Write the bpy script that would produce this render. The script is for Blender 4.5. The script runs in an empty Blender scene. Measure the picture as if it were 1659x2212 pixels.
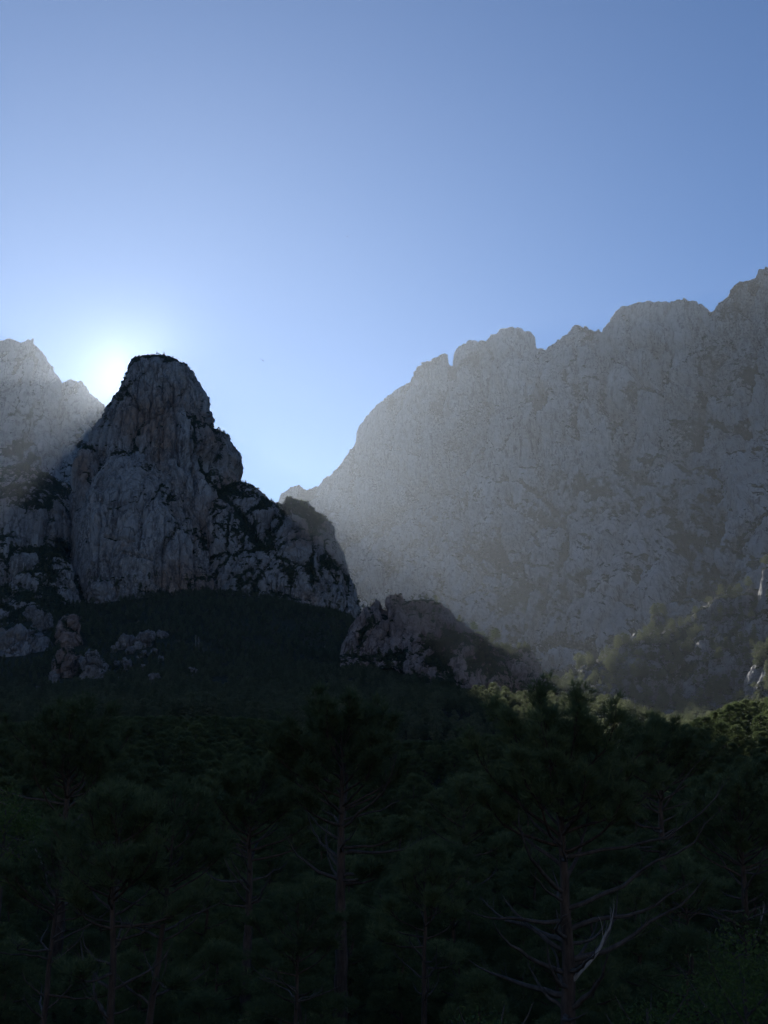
import bpy, math, random
import numpy as np
from mathutils import Vector

sc = bpy.context.scene
R = math.radians
# ------------------------------------------------------------------ camera
PITCH = R(13.6)
FPX = 2670.0                      # focal length in the units of a 1659 x 2212 picture
CP, SP = math.cos(PITCH), math.sin(PITCH)

def W(px, py, dist):
    """world point seen in direction (px,py) whose ground distance along +Y is dist"""
    a, b = px - 829.5, 1106.0 - py
    dx, dy, dz = a, FPX * CP - b * SP, FPX * SP + b * CP
    k = dist / dy
    return np.array([dx * k, dist, dz * k])

def project(P):
    P = np.asarray(P, dtype=np.float64)
    x, y, z = P[..., 0], P[..., 1], P[..., 2]
    f = y * CP + z * SP
    u = -y * SP + z * CP
    return 829.5 + FPX * x / f, 1106.0 - FPX * u / f

cam = bpy.data.cameras.new('camera')
cam.sensor_fit = 'VERTICAL'
cam.angle = 2 * math.atan(1106 / FPX)
cam.clip_start, cam.clip_end = 0.1, 40000
camo = bpy.data.objects.new('camera', cam)
sc.collection.objects.link(camo)
camo.location = (0, 0, 0)
camo.rotation_euler = (R(90) + PITCH, 0, 0)
sc.camera = camo

# ------------------------------------------------------------------ light, sky, exposure
SUN = W(299, 822, 1.0); SUN = SUN / np.linalg.norm(SUN)
SUN_EL = math.asin(SUN[2]); SUN_AZ = math.atan2(SUN[0], SUN[1])
world = bpy.data.worlds.new('World'); sc.world = world
world.use_nodes = True
nt = world.node_tree
sky = nt.nodes.new('ShaderNodeTexSky')
sky.sky_type = 'NISHITA'; sky.sun_disc = False
sky.sun_elevation = SUN_EL; sky.sun_rotation = SUN_AZ
sky.altitude = 800; sky.air_density = 1.0; sky.dust_density = 0.02; sky.ozone_density = 7.5
bg = nt.nodes['Background']; bg.inputs['Strength'].default_value = 0.050
nt.links.new(sky.outputs[0], bg.inputs[0])
sl = bpy.data.lights.new('sun', 'SUN'); sl.energy = 4.4; sl.angle = R(0.53); sl.color = (1.0, 0.975, 0.94)
so = bpy.data.objects.new('sun', sl); sc.collection.objects.link(so)
so.rotation_euler = Vector(SUN).to_track_quat('Z', 'Y').to_euler()
sc.view_settings.view_transform = 'Standard'; sc.view_settings.look = 'None'
sc.view_settings.exposure = 1.0; sc.view_settings.gamma = 1.0
sc.view_settings.use_curve_mapping = False
cy = sc.cycles
cy.use_denoising = True; cy.max_bounces = 4; cy.diffuse_bounces = 2; cy.volume_bounces = 1; cy.use_adaptive_sampling = False
world.cycles.sampling_method = 'NONE'          # a smooth sky without a disc: sun light gets every light sample
cy.transparent_max_bounces = 8; cy.transmission_bounces = 2; cy.glossy_bounces = 1
HAZE_DENSITY = 0.165e-4; HAZE_G = 0.66

# ------------------------------------------------------------------ numpy noise
def _hash(ix, iy, iz, seed):
    h = (ix.astype(np.uint32) * np.uint32(374761393)) ^ (iy.astype(np.uint32) * np.uint32(668265263)) ^ (iz.astype(np.uint32) * np.uint32(2147483647 - 58)) ^ np.uint32(seed * 1013904223 & 0xffffffff)
    h = (h ^ (h >> np.uint32(13))) * np.uint32(1274126177)
    h = (h ^ (h >> np.uint32(16))) * np.uint32(2246822519)
    return h ^ (h >> np.uint32(15))

_G = np.random.RandomState(5).normal(size=(256, 3)).astype(np.float32)
_G /= np.linalg.norm(_G, axis=1)[:, None]

def perlin(P, seed=0):
    P = P.astype(np.float32)
    I = np.floor(P).astype(np.int32); F = P - I
    U = F * F * F * (F * (F * 6 - 15) + 10)
    out = np.zeros(len(P), np.float32)
    for dx in (0, 1):
        wx = U[:, 0] if dx else 1 - U[:, 0]
        for dy in (0, 1):
            wy = U[:, 1] if dy else 1 - U[:, 1]
            for dz in (0, 1):
                wz = U[:, 2] if dz else 1 - U[:, 2]
                g = _G[_hash(I[:, 0] + dx, I[:, 1] + dy, I[:, 2] + dz, seed) & 255]
                d = g[:, 0] * (F[:, 0] - dx) + g[:, 1] * (F[:, 1] - dy) + g[:, 2] * (F[:, 2] - dz)
                out += d * wx * wy * wz
    return out * 1.6

def fbm(P, octv=4, seed=0, gain=0.5, ridged=False):
    out = np.zeros(len(P), np.float32); a = 1.0
    for o in range(octv):
        n = perlin(P * (2.03 ** o) + 17.3 * o, seed + o)
        out += a * ((1 - 2 * np.abs(n)) if ridged else n)
        a *= gain
    return out

def worley(P, seed=0):
    """F1, F2 and a random value of the nearest cell"""
    P = P.astype(np.float32)
    I = np.floor(P).astype(np.int32); F = P - I
    f1 = np.full(len(P), 9.0, np.float32); f2 = f1.copy(); cid = np.zeros(len(P), np.float32)
    for dx in (-1, 0, 1):
        for dy in (-1, 0, 1):
            for dz in (-1, 0, 1):
                h = _hash(I[:, 0] + dx, I[:, 1] + dy, I[:, 2] + dz, seed)
                rx = (h & np.uint32(1023)).astype(np.float32) / 1023.0
                ry = ((h >> np.uint32(10)) & np.uint32(1023)).astype(np.float32) / 1023.0
                rz = ((h >> np.uint32(20)) & np.uint32(1023)).astype(np.float32) / 1023.0
                d = (dx + rx - F[:, 0]) ** 2 + (dy + ry - F[:, 1]) ** 2 + (dz + rz - F[:, 2]) ** 2
                near = d < f1
                f2 = np.where(near, f1, np.minimum(f2, d))
                cid = np.where(near, ((h >> np.uint32(5)) & np.uint32(255)).astype(np.float32) / 255.0, cid)
                f1 = np.where(near, d, f1)
    return np.sqrt(f1), np.sqrt(f2), cid

def smooth(a, b, x):
    t = np.clip((x - a) / (b - a), 0, 1)
    return t * t * (3 - 2 * t)

# ------------------------------------------------------------------ object helpers
def props(o, label=None, cat=None, group=None, kind=None):
    if label: o['label'] = label
    if cat: o['category'] = cat
    if group: o['group'] = group
    if kind: o['kind'] = kind
    return o

def link(name, data, parent=None, loc=None):
    o = bpy.data.objects.new(name, data)
    sc.collection.objects.link(o)
    if parent is not None: o.parent = parent
    if loc is not None: o.location = loc
    return o

def make_mesh(name, V, Q, mat, T=None, attrs=None, shade=True):
    """V (n,3), Q quads (m,4), T tris (k,3)"""
    V = np.asarray(V, np.float32)
    Q = np.zeros((0, 4), np.int32) if Q is None else np.asarray(Q, np.int32).reshape(-1, 4)
    T = np.zeros((0, 3), np.int32) if T is None else np.asarray(T, np.int32).reshape(-1, 3)
    me = bpy.data.meshes.new(name)
    me.vertices.add(len(V)); me.vertices.foreach_set('co', V.ravel())
    n = Q.size + T.size
    me.loops.add(n); me.loops.foreach_set('vertex_index', np.concatenate([Q.ravel(), T.ravel()]))
    me.polygons.add(len(Q) + len(T))
    st = np.concatenate([np.arange(len(Q)) * 4, Q.size + np.arange(len(T)) * 3]).astype(np.int32)
    me.polygons.foreach_set('loop_start', st)
    if shade: me.polygons.foreach_set('use_smooth', np.ones(len(Q) + len(T), bool))
    if attrs:
        for k, v in attrs.items():
            a = me.attributes.new(k, 'FLOAT', 'POINT'); a.data.foreach_set('value', np.asarray(v, np.float32))
    me.materials.append(mat)
    me.update(calc_edges=True)
    return me

# ------------------------------------------------------------------ materials
def new_mat(name):
    m = bpy.data.materials.new(name); m.use_nodes = True
    t = m.node_tree; b = t.nodes['Principled BSDF']
    return m, t, b

def N(t, kind, **kw):
    n = t.nodes.new(kind)
    for k, v in kw.items():
        if k in n.inputs: n.inputs[k].default_value = v
        else: setattr(n, k, v)
    return n

def ramp(t, fac, stops):
    n = t.nodes.new('ShaderNodeValToRGB')
    while len(n.color_ramp.elements) < len(stops): n.color_ramp.elements.new(0.5)
    for e, (p, c) in zip(n.color_ramp.elements, stops):
        e.position = p; e.color = (c, c, c, 1) if not hasattr(c, '__len__') else (*c, 1)
    t.links.new(fac, n.inputs[0]); return n.outputs[0]

def mixc(t, fac, a, b, mode='MIX'):
    n = t.nodes.new('ShaderNodeMix'); n.data_type = 'RGBA'; n.blend_type = mode
    for s, v in ((0, fac), (6, a), (7, b)):
        if hasattr(v, 'is_output'): t.links.new(v, n.inputs[s])
        elif s == 0: n.inputs[0].default_value = v
        else: n.inputs[s].default_value = (*v, 1)
    return n.outputs[2]

def mapped(t, scale):
    g = t.nodes.new('ShaderNodeTexCoord'); m = t.nodes.new('ShaderNodeMapping')
    m.inputs['Scale'].default_value = scale; t.links.new(g.outputs['Object'], m.inputs[0])
    return m.outputs[0]

def noise_tex(t, vec, scale, detail=5, rough=0.55, dist=0.0):
    n = N(t, 'ShaderNodeTexNoise', Scale=scale, Detail=detail, Roughness=rough, Distortion=dist)
    t.links.new(vec, n.inputs['Vector']); return n.outputs['Fac']

def rock_material(name, grey, warm, warm_amount, veg_col=(0.050, 0.064, 0.036), sc_=1.0, seam_shade=(0.42, 0.05, 0.60, 0.8)):
    m, t, b = new_mat(name)
    o = mapped(t, (1, 1, 1)); st = mapped(t, (1, 1, 0.12))
    at = N(t, 'ShaderNodeAttribute', attribute_name='veg').outputs['Fac']
    atw = N(t, 'ShaderNodeAttribute', attribute_name='warm').outputs['Fac']
    n1 = noise_tex(t, o, 0.02 / sc_, 6, 0.6)
    base = mixc(t, ramp(t, n1, [(0.3, 0), (0.7, 1)]), tuple(c * 0.8 for c in grey), tuple(c * 1.2 for c in grey))
    n2 = noise_tex(t, mapped(t, (1, 1, 0.3)), 0.13 / sc_, 8, 0.7)
    base = mixc(t, ramp(t, n2, [(0.30, 0.0), (0.47, 1.0)]), tuple(c * 0.5 for c in grey), base)
    nw = noise_tex(t, o, 0.011 / sc_, 5, 0.6)
    add = N(t, 'ShaderNodeMath', operation='ADD'); t.links.new(nw, add.inputs[0]); t.links.new(atw, add.inputs[1])
    base = mixc(t, ramp(t, add.outputs[0], [(0.58 - 0.1 * warm_amount, 0), (0.78 - 0.1 * warm_amount, 0.75)]), base, warm)
    # water streaks running down the face
    s1 = noise_tex(t, st, 0.16 / sc_, 5, 0.65, 0.3)
    streak = ramp(t, s1, [(0.53, 0), (0.60, 0.8)])
    sn = noise_tex(t, o, 0.018 / sc_, 3, 0.5)
    sm = N(t, 'ShaderNodeMath', operation='MULTIPLY'); t.links.new(streak, sm.inputs[0])
    t.links.new(ramp(t, sn, [(0.42, 0.15), (0.6, 1)]), sm.inputs[1])
    base = mixc(t, sm.outputs[0], base, tuple(c * 0.22 for c in grey))
    # thin pale streaks
    s2 = noise_tex(t, st, 0.45 / sc_, 4, 0.6)
    base = mixc(t, ramp(t, s2, [(0.58, 0), (0.68, 0.35)]), base, tuple(min(1, c * 1.5) for c in grey))
    # crevice shade painted into the colour along the seams
    ats = N(t, 'ShaderNodeAttribute', attribute_name='seam_shade').outputs['Fac']
    ms = N(t, 'ShaderNodeMath', operation='MULTIPLY'); t.links.new(ats, ms.inputs[0]); t.links.new(ramp(t, noise_tex(t, o, 0.3 / sc_, 5, 0.7), [(seam_shade[0], seam_shade[1]), (seam_shade[2], seam_shade[3])]), ms.inputs[1])
    base = mixc(t, ms.outputs[0], base, tuple(c * 0.25 for c in grey))
    # joints and fissures
    vor = N(t, 'ShaderNodeTexVoronoi', feature='DISTANCE_TO_EDGE', Scale=0.075 / sc_)
    dv = N(t, 'ShaderNodeVectorMath', operation='ADD'); mv = mapped(t, (1, 1, 0.24))
    nn = N(t, 'ShaderNodeTexNoise', Scale=0.05 / sc_, Detail=6.0, Roughness=0.65); t.links.new(mv, nn.inputs['Vector'])
    sv = N(t, 'ShaderNodeVectorMath', operation='SCALE'); sv.inputs['Scale'].default_value = 18.0 * sc_
    t.links.new(nn.outputs['Color'], sv.inputs[0]); t.links.new(mv, dv.inputs[0]); t.links.new(sv.outputs[0], dv.inputs[1])
    t.links.new(dv.outputs[0], vor.inputs['Vector'])
    crack = ramp(t, vor.outputs['Distance'], [(0.0, 0), (0.055, 1)])
    cm = N(t, 'ShaderNodeMath', operation='MULTIPLY'); t.links.new(ramp(t, vor.outputs['Distance'], [(0.0, 0.75), (0.05, 0)]), cm.inputs[0])
    t.links.new(ramp(t, noise_tex(t, o, 0.03 / sc_, 3, 0.5), [(0.4, 0.1), (0.55, 1)]), cm.inputs[1])
    base = mixc(t, cm.outputs[0], base, tuple(c * 0.28 for c in grey))
    # scrub
    vn = noise_tex(t, o, 0.22 / sc_, 8, 0.78)
    a2 = N(t, 'ShaderNodeMath', operation='ADD'); t.links.new(at, a2.inputs[0]); t.links.new(vn, a2.inputs[1])
    vm = ramp(t, a2.outputs[0], [(0.0, 0), (0.94, 0.0), (1.0, 1.0)])
    vc = mixc(t, ramp(t, noise_tex(t, o, 0.5, 3), [(0.35, 0), (0.65, 1)]), tuple(c * 0.6 for c in veg_col), tuple(c * 1.5 for c in veg_col))
    col = mixc(t, vm, base, vc)
    t.links.new(col, b.inputs['Base Color'])
    b.inputs['Roughness'].default_value = 0.95; b.inputs['Specular IOR Level'].default_value = 0.12
    # relief
    bn = noise_tex(t, o, 0.22 / sc_, 10, 0.72); bs = noise_tex(t, st, 0.35 / sc_, 5, 0.6)
    h = N(t, 'ShaderNodeMath', operation='MULTIPLY_ADD'); t.links.new(bs, h.inputs[0]); h.inputs[1].default_value = 0.7; t.links.new(bn, h.inputs[2])
    h2 = N(t, 'ShaderNodeMath', operation='MULTIPLY_ADD'); t.links.new(crack, h2.inputs[0]); h2.inputs[1].default_value = 0.35; t.links.new(h.outputs[0], h2.inputs[2])
    bp = N(t, 'ShaderNodeBump', Strength=1.0, Distance=7.0 * sc_); t.links.new(h2.outputs[0], bp.inputs['Height'])
    t.links.new(bp.outputs[0], b.inputs['Normal'])
    return m

M_SPIRE = rock_material('granite_dark', (0.48, 0.44, 0.40), (0.44, 0.28, 0.18), 0.25)
M_WALL = rock_material('granite_pale', (0.47, 0.46, 0.445), (0.45, 0.35, 0.26), -0.2, veg_col=(0.036, 0.046, 0.030), sc_=1.7, seam_shade=(0.46, 0.0, 0.60, 0.7))
M_KNOLL = rock_material('granite_pink', (0.46, 0.355, 0.30), (0.47, 0.29, 0.20), 0.5, sc_=0.65)
M_CRAG = rock_material('granite_crag', (0.40, 0.38, 0.36), (0.34, 0.24, 0.17), -0.1, sc_=0.6)

def leaf_material(name, c1, c2, trans=0.25):
    m, t, b = new_mat(name)
    o = t.nodes.new('ShaderNodeObjectInfo')
    g = t.nodes.new('ShaderNodeNewGeometry')
    tc = mapped(t, (1, 1, 1))
    n = noise_tex(t, tc, 0.9, 3)
    ad = N(t, 'ShaderNodeMath', operation='ADD'); t.links.new(n, ad.inputs[0])
    ml = N(t, 'ShaderNodeMath', operation='MULTIPLY_ADD'); t.links.new(o.outputs['Random'], ml.inputs[0]); ml.inputs[1].default_value = 0.5; ml.inputs[2].default_value = -0.25
    t.links.new(ml.outputs[0], ad.inputs[1])
    col = mixc(t, ramp(t, ad.outputs[0], [(0.3, 0), (0.75, 1)]), c1, c2)
    t.links.new(col, b.inputs['Base Color']); b.inputs['Roughness'].default_value = 0.7
    b.inputs['Specular IOR Level'].default_value = 0.2
    tr = t.nodes.new('ShaderNodeBsdfTranslucent'); t.links.new(mixc(t, 1.0, col, (1.35, 1.35, 1.2), 'MULTIPLY'), tr.inputs[0])
    mx = t.nodes.new('ShaderNodeMixShader'); mx.inputs[0].default_value = trans
    t.links.new(b.outputs[0], mx.inputs[1]); t.links.new(tr.outputs[0], mx.inputs[2])
    t.links.new(mx.outputs[0], t.nodes['Material Output'].inputs[0])
    return m

M_NEEDLE = leaf_material('pine_needles', (0.08, 0.105, 0.048), (0.13, 0.16, 0.07), 0.35)
M_NEEDLE_FAR = leaf_material('pine_canopy', (0.085, 0.10, 0.056), (0.155, 0.168, 0.098), 0.45)
M_BROAD = leaf_material('broad_leaves', (0.05, 0.085, 0.022), (0.085, 0.125, 0.035), 0.35)
M_SCRUB = leaf_material('scrub_leaves', (0.05, 0.064, 0.034), (0.09, 0.105, 0.055), 0.2)

def bark_material(name, c1, c2, scale=6.0):
    m, t, b = new_mat(name)
    v = mapped(t, (1, 1, 0.25))
    n = noise_tex(t, v, scale, 8, 0.7)
    t.links.new(mixc(t, ramp(t, n, [(0.35, 0), (0.65, 1)]), c1, c2), b.inputs['Base Color'])
    b.inputs['Roughness'].default_value = 0.9; b.inputs['Specular IOR Level'].default_value = 0.15
    bp = N(t, 'ShaderNodeBump', Strength=0.8, Distance=0.03); t.links.new(n, bp.inputs['Height']); t.links.new(bp.outputs[0], b.inputs['Normal'])
    return m
M_BARK = bark_material('pine_bark', (0.04, 0.03, 0.024), (0.12, 0.088, 0.07))
M_DEAD = bark_material('bleached_wood', (0.22, 0.205, 0.19), (0.44, 0.42, 0.40))
M_TWIG = bark_material('grey_branch', (0.055, 0.046, 0.040), (0.12, 0.105, 0.095))

def ground_material():
    m, t, b = new_mat('forest_floor')
    o = mapped(t, (1, 1, 1))
    c = mixc(t, ramp(t, noise_tex(t, o, 0.25, 8, 0.7), [(0.35, 0), (0.65, 1)]), (0.025, 0.032, 0.017), (0.07, 0.065, 0.042))
    t.links.new(c, b.inputs['Base Color']); b.inputs['Roughness'].default_value = 1.0; b.inputs['Specular IOR Level'].default_value = 0.05
    bp = N(t, 'ShaderNodeBump', Strength=1.0, Distance=1.0); t.links.new(noise_tex(t, o, 0.6, 8, 0.75), bp.inputs['Height'])
    t.links.new(bp.outputs[0], b.inputs['Normal'])
    return m
M_GROUND = ground_material()

# ------------------------------------------------------------------ ground sheet
CTRL = [(0, 0, -1.8), (0, -150, -6), (0, -700, -50), (-900, -700, -30), (900, -700, -30), (-300, 0, -6), (300, 0, -6), (0, 12, -6), (-10, 25, -10), (12, 25, -10), (0, 45, -12), (-25, 45, -12), (25, 45, -12),
        (0, 90, -15), (-60, 90, -14), (60, 90, -13)]
for px, py, d, th in [
        (-150, 1560, 210, 8), (100, 1560, 215, 9), (300, 1548, 225, 9), (520, 1545, 235, 9), (640, 1560, 240, 9), (800, 1640, 200, 9), (1000, 1660, 200, 9),
        (1200, 1600, 230, 9), (1420, 1570, 260, 9), (1490, 1550, 290, 7), (1580, 1508, 300, 6), (1700, 1490, 310, 6), (1900, 1470, 320, 6),
        (900, 1600, 330, 9), (760, 1560, 360, 9), (1060, 1570, 400, 9), (1450, 1580, 440, 9), (1800, 1545, 480, 9),
        (960, 1500, 560, 8), (1060, 1492, 560, 8), (1130, 1496, 560, 8), (1200, 1508, 560, 8), (1330, 1516, 560, 8), (1460, 1566, 570, 9), (1700, 1560, 600, 9),
        (-200, 1530, 650, 7), (100, 1525, 650, 7), (400, 1512, 650, 7), (700, 1508, 650, 7), (850, 1500, 700, 7),
        (-200, 1470, 950, 5), (100, 1470, 950, 5), (400, 1440, 950, 5), (700, 1440, 950, 5), (900, 1460, 900, 5), (1100, 1520, 900, 5), (1300, 1560, 800, 5),
        (-300, 1360, 1300, 5), (0, 1350, 1300, 5), (250, 1330, 1280, 5), (450, 1310, 1280, 5), (650, 1310, 1280, 5), (780, 1350, 1250, 5), (950, 1440, 1200, 5), (1150, 1500, 1200, 5),
        (100, 1290, 1500, 5), (400, 1270, 1500, 5), (620, 1290, 1500, 5), (800, 1380, 1500, 5), (1000, 1450, 1500, 5),
        (1400, 1540, 1100, 5), (1700, 1500, 1100, 5), (1200, 1480, 1700, 5), (1700, 1450, 1600, 5), (800, 1400, 2200, 5), (0, 1300, 2200, 5)]:
    p = W(px, py, d); CTRL.append((p[0], p[1], p[2] - th))
CTRL += [(-2500, 0, 100), (2500, 0, 100), (0, -2500, 60), (-2500, 3500, 500), (2500, 3500, 400), (0, 4500, 500)]
CTRL = np.array(CTRL, float)
_cx = CTRL[:, :2] / 500.0
def _tps(r2): return 0.5 * r2 * np.log(r2 + 1e-9)
_D = ((_cx[:, None] - _cx[None]) ** 2).sum(-1)
_n = len(CTRL)
_A = np.zeros((_n + 3, _n + 3)); _A[:_n, :_n] = _tps(_D) + np.eye(_n) * 2e-5; _A[:_n, _n] = 1; _A[:_n, _n + 1:] = _cx; _A[_n, :_n] = 1; _A[_n + 1:, :_n] = _cx.T
_w = np.linalg.solve(_A, np.concatenate([CTRL[:, 2], np.zeros(3)]))
def ground_z(x, y):
    x = np.atleast_1d(np.asarray(x, float)); y = np.atleast_1d(np.asarray(y, float))
    q = np.stack([x.ravel(), y.ravel()], -1) / 500.0
    out = np.empty(len(q))
    for i in range(0, len(q), 20000):
        s = q[i:i + 20000]
        out[i:i + 20000] = _tps(((s[:, None] - _cx[None]) ** 2).sum(-1)) @ _w[:_n] + _w[_n] + s @ _w[_n + 1:]
    P = np.stack([x.ravel(), y.ravel(), 0 * x.ravel()], -1)
    out += perlin(P / 60.0, 3) * 2.0 * np.clip(np.hypot(q[:, 0], q[:, 1]) * 2, 0, 1) + perlin(P / 18.0, 4) * 0.5
    return out.reshape(x.shape)

def ground():
    t = np.linspace(-1, 1, 261)
    s = np.sign(t) * (np.abs(t) ** 2.4) * 4540 + t * 60
    X, Y = np.meshgrid(s, s + 0, indexing='ij')
    Z = ground_z(X, Y)
    Z = np.clip(Z, -60, 700)
    n = len(s)
    idx = np.arange(n * n).reshape(n, n)
    Q = np.stack([idx[:-1, :-1], idx[1:, :-1], idx[1:, 1:], idx[:-1, 1:]], -1).reshape(-1, 4)
    me = make_mesh('ground', np.stack([X, Y, Z], -1).reshape(-1, 3), Q, M_GROUND)
    return props(link('ground', me), 'dark shaded forest floor under the pines', 'ground', kind='structure')
ground()

# ------------------------------------------------------------------ rock bodies
def frame(lean, back=0.25):
    """rows: across, depth, along; the long axis leans in the XZ plane by `lean` degrees from the vertical (towards +X)"""
    a = R(lean)
    along = np.array([math.sin(a), back, math.cos(a)]); along /= np.linalg.norm(along)
    across = np.array([math.cos(a), 0, -math.sin(a)])
    depth = np.cross(along, across); across = np.cross(depth / np.linalg.norm(depth), along)
    depth /= np.linalg.norm(depth)
    return np.stack([across, depth, along])

def rock_displace(P, lean, s, seed, amp=1.0, elong=2.6, flute=0.5, back=0.25, huge=0):
    """granite relief: stepped, rounded, elongated slabs at four sizes; returns (displacement in metres, crackness)"""
    q = (P @ frame(lean, back).T).astype(np.float32)
    wp = np.stack([perlin(q / (70 * s), seed + 1), perlin(q / (70 * s) + 31, seed + 2), perlin(q / (70 * s) + 57, seed + 3)], -1)
    w2 = np.stack([perlin(q / (17 * s), seed + 4), perlin(q / (17 * s) + 31, seed + 5), perlin(q / (17 * s) + 57, seed + 6)], -1)
    q = q + wp * 20 * s + w2 * 5 * s
    d = np.zeros(len(P), np.float32); crack = np.zeros(len(P), np.float32)
    lv = ((270, 28.0, 44.0),) if huge else ()
    for k, (size, a, r) in enumerate(((110, 14.0, 18.0), (42, 8.0, 12.0), (16, 3.6, 5.4), (6.5, 1.3, 2.2)) + lv):
        sz = size * s
        f1, f2, cid = worley(q / np.array([sz, sz, sz * elong], np.float32), seed + 10 * k)
        e = f2 - f1
        d += s * ((cid - 0.5) * a + np.sqrt(np.clip(e, 0, 0.6)) * r)
        crack = np.maximum(crack, (1 - smooth(0.0, 0.16, e)) * (1.0, 0.9, 0.6, 0.35, 1.0)[k])
    fl = perlin(q / np.array([9 * s, 9 * s, 90 * s], np.float32), seed + 77)
    fl2 = perlin(q / np.array([3.5 * s, 3.5 * s, 45 * s], np.float32), seed + 78)
    d += flute * s * (3.0 * np.abs(fl) + 1.4 * fl2)
    d += s * 0.8 * fbm(P / (5 * s), 3, seed + 50)
    return (d - np.float32(np.percentile(d, 60))) * amp, crack

def grid_normals(G):
    du = np.gradient(G, axis=0); dv = np.gradient(G, axis=1)
    n = np.cross(du, dv); n /= np.linalg.norm(n, axis=-1, keepdims=True) + 1e-9
    return n

def box_blur(A, k):
    for ax in (0, 1):
        c = np.cumsum(np.pad(A, [(k + 1, k) if i == ax else (0, 0) for i in range(2)], mode='edge'), axis=ax)
        A = (np.take(c, range(2 * k + 1, c.shape[ax]), axis=ax) - np.take(c, range(0, c.shape[ax] - 2 * k - 1), axis=ax)) / (2 * k + 1)
    return A

SURF = {}          # finished surfaces for scattering: name -> list of (points, normals, veg)
def finish_body(G, lean, s, seed, amp=1.0, elong=2.6, flute=0.5, veg0=0.0, vegspots=(), warmspots=(), grooves=(), flip=False, mod=None, huge=0, fade=None):
    n = grid_normals(G)
    if flip: n = -n
    P = G.reshape(-1, 3); nr = n.reshape(-1, 3)
    if callable(lean):
        L = lean(P); d0, c0 = rock_displace(P, 0, s, seed, amp, elong, flute, huge=huge); d1, c1 = rock_displace(P, 30, s, seed + 400, amp, elong * 1.25, flute * 0.7, 0.95, huge=huge)
        d = d0 * (1 - L) + d1 * L; cr = c0 * (1 - L) + c1 * L
    else:
        d, cr = rock_displace(P, lean, s, seed, amp, elong, flute, huge=huge)
    px, py = project(P)
    extra = np.zeros(len(P), np.float32)
    wob = 6 * fbm(P / (60 * s), 2, seed + 91) if grooves else 0
    for (x0, y0, x1, y1, wd, dep, vg) in grooves:
        ax_, ay = x1 - x0, y1 - y0
        t = np.clip(((px - x0) * ax_ + (py - y0) * ay) / (ax_ * ax_ + ay * ay), 0, 1)
        dd = np.hypot(px - x0 - t * ax_ + wob, py - y0 - t * ay) / wd
        g = np.exp(-dd ** 2)
        d = d - g * dep; extra += g * vg
    for (x0, y0, rx, ry, v) in vegspots:
        extra += v * np.exp(-(((px - x0) / rx) ** 2 + ((py - y0) / ry) ** 2) ** 1.5)
    warm = np.zeros(len(P), np.float32)
    for (x0, y0, rx, ry, v) in warmspots:
        warm += v * np.exp(-(((px - x0) / rx) ** 2 + ((py - y0) / ry) ** 2))
    if mod is not None: d = d * mod(P, px, py)
    if fade is not None: d = d * np.broadcast_to(fade, G.shape[:2]).ravel()
    D = (P + nr * d[:, None]).reshape(G.shape)
    n2 = grid_normals(D)
    if flip: n2 = -n2
    up = box_blur(n2[..., 2], 3).ravel()
    up_f = n2[..., 2].ravel()
    patch = fbm(P / (80 * s), 3, seed + 60)
    veg = veg0 + 0.45 * smooth(0.45, 0.9, up) + 0.18 * smooth(0.3, 0.9, up_f) + 0.42 * cr + 0.26 * patch + extra
    return D, n2, veg, np.stack([warm, cr], -1)

def add_bodies(name, bodies, mat, label, cat, kind='structure'):
    Vs, Qs, vg, wm = [], [], [], []; off = 0; surf = []
    for D, n2, veg, warm, flip in bodies:
        a, b = D.shape[:2]
        idx = np.arange(a * b).reshape(a, b) + off
        Q = np.stack([idx[:-1, :-1], idx[1:, :-1], idx[1:, 1:], idx[:-1, 1:]], -1).reshape(-1, 4)
        if flip: Q = Q[:, ::-1]
        Vs.append(D.reshape(-1, 3)); Qs.append(Q); vg.append(veg); wm.append(warm); off += a * b
        surf.append((D.reshape(-1, 3), n2.reshape(-1, 3), veg))
    me = make_mesh(name, np.concatenate(Vs), np.concatenate(Qs), mat, attrs={'veg': np.concatenate(vg), 'warm': np.concatenate(wm)[:, 0], 'seam_shade': np.concatenate(wm)[:, 1]})
    SURF.setdefault(name, []).extend(surf)
    return props(link(name, me), label, cat, kind=kind)

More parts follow.
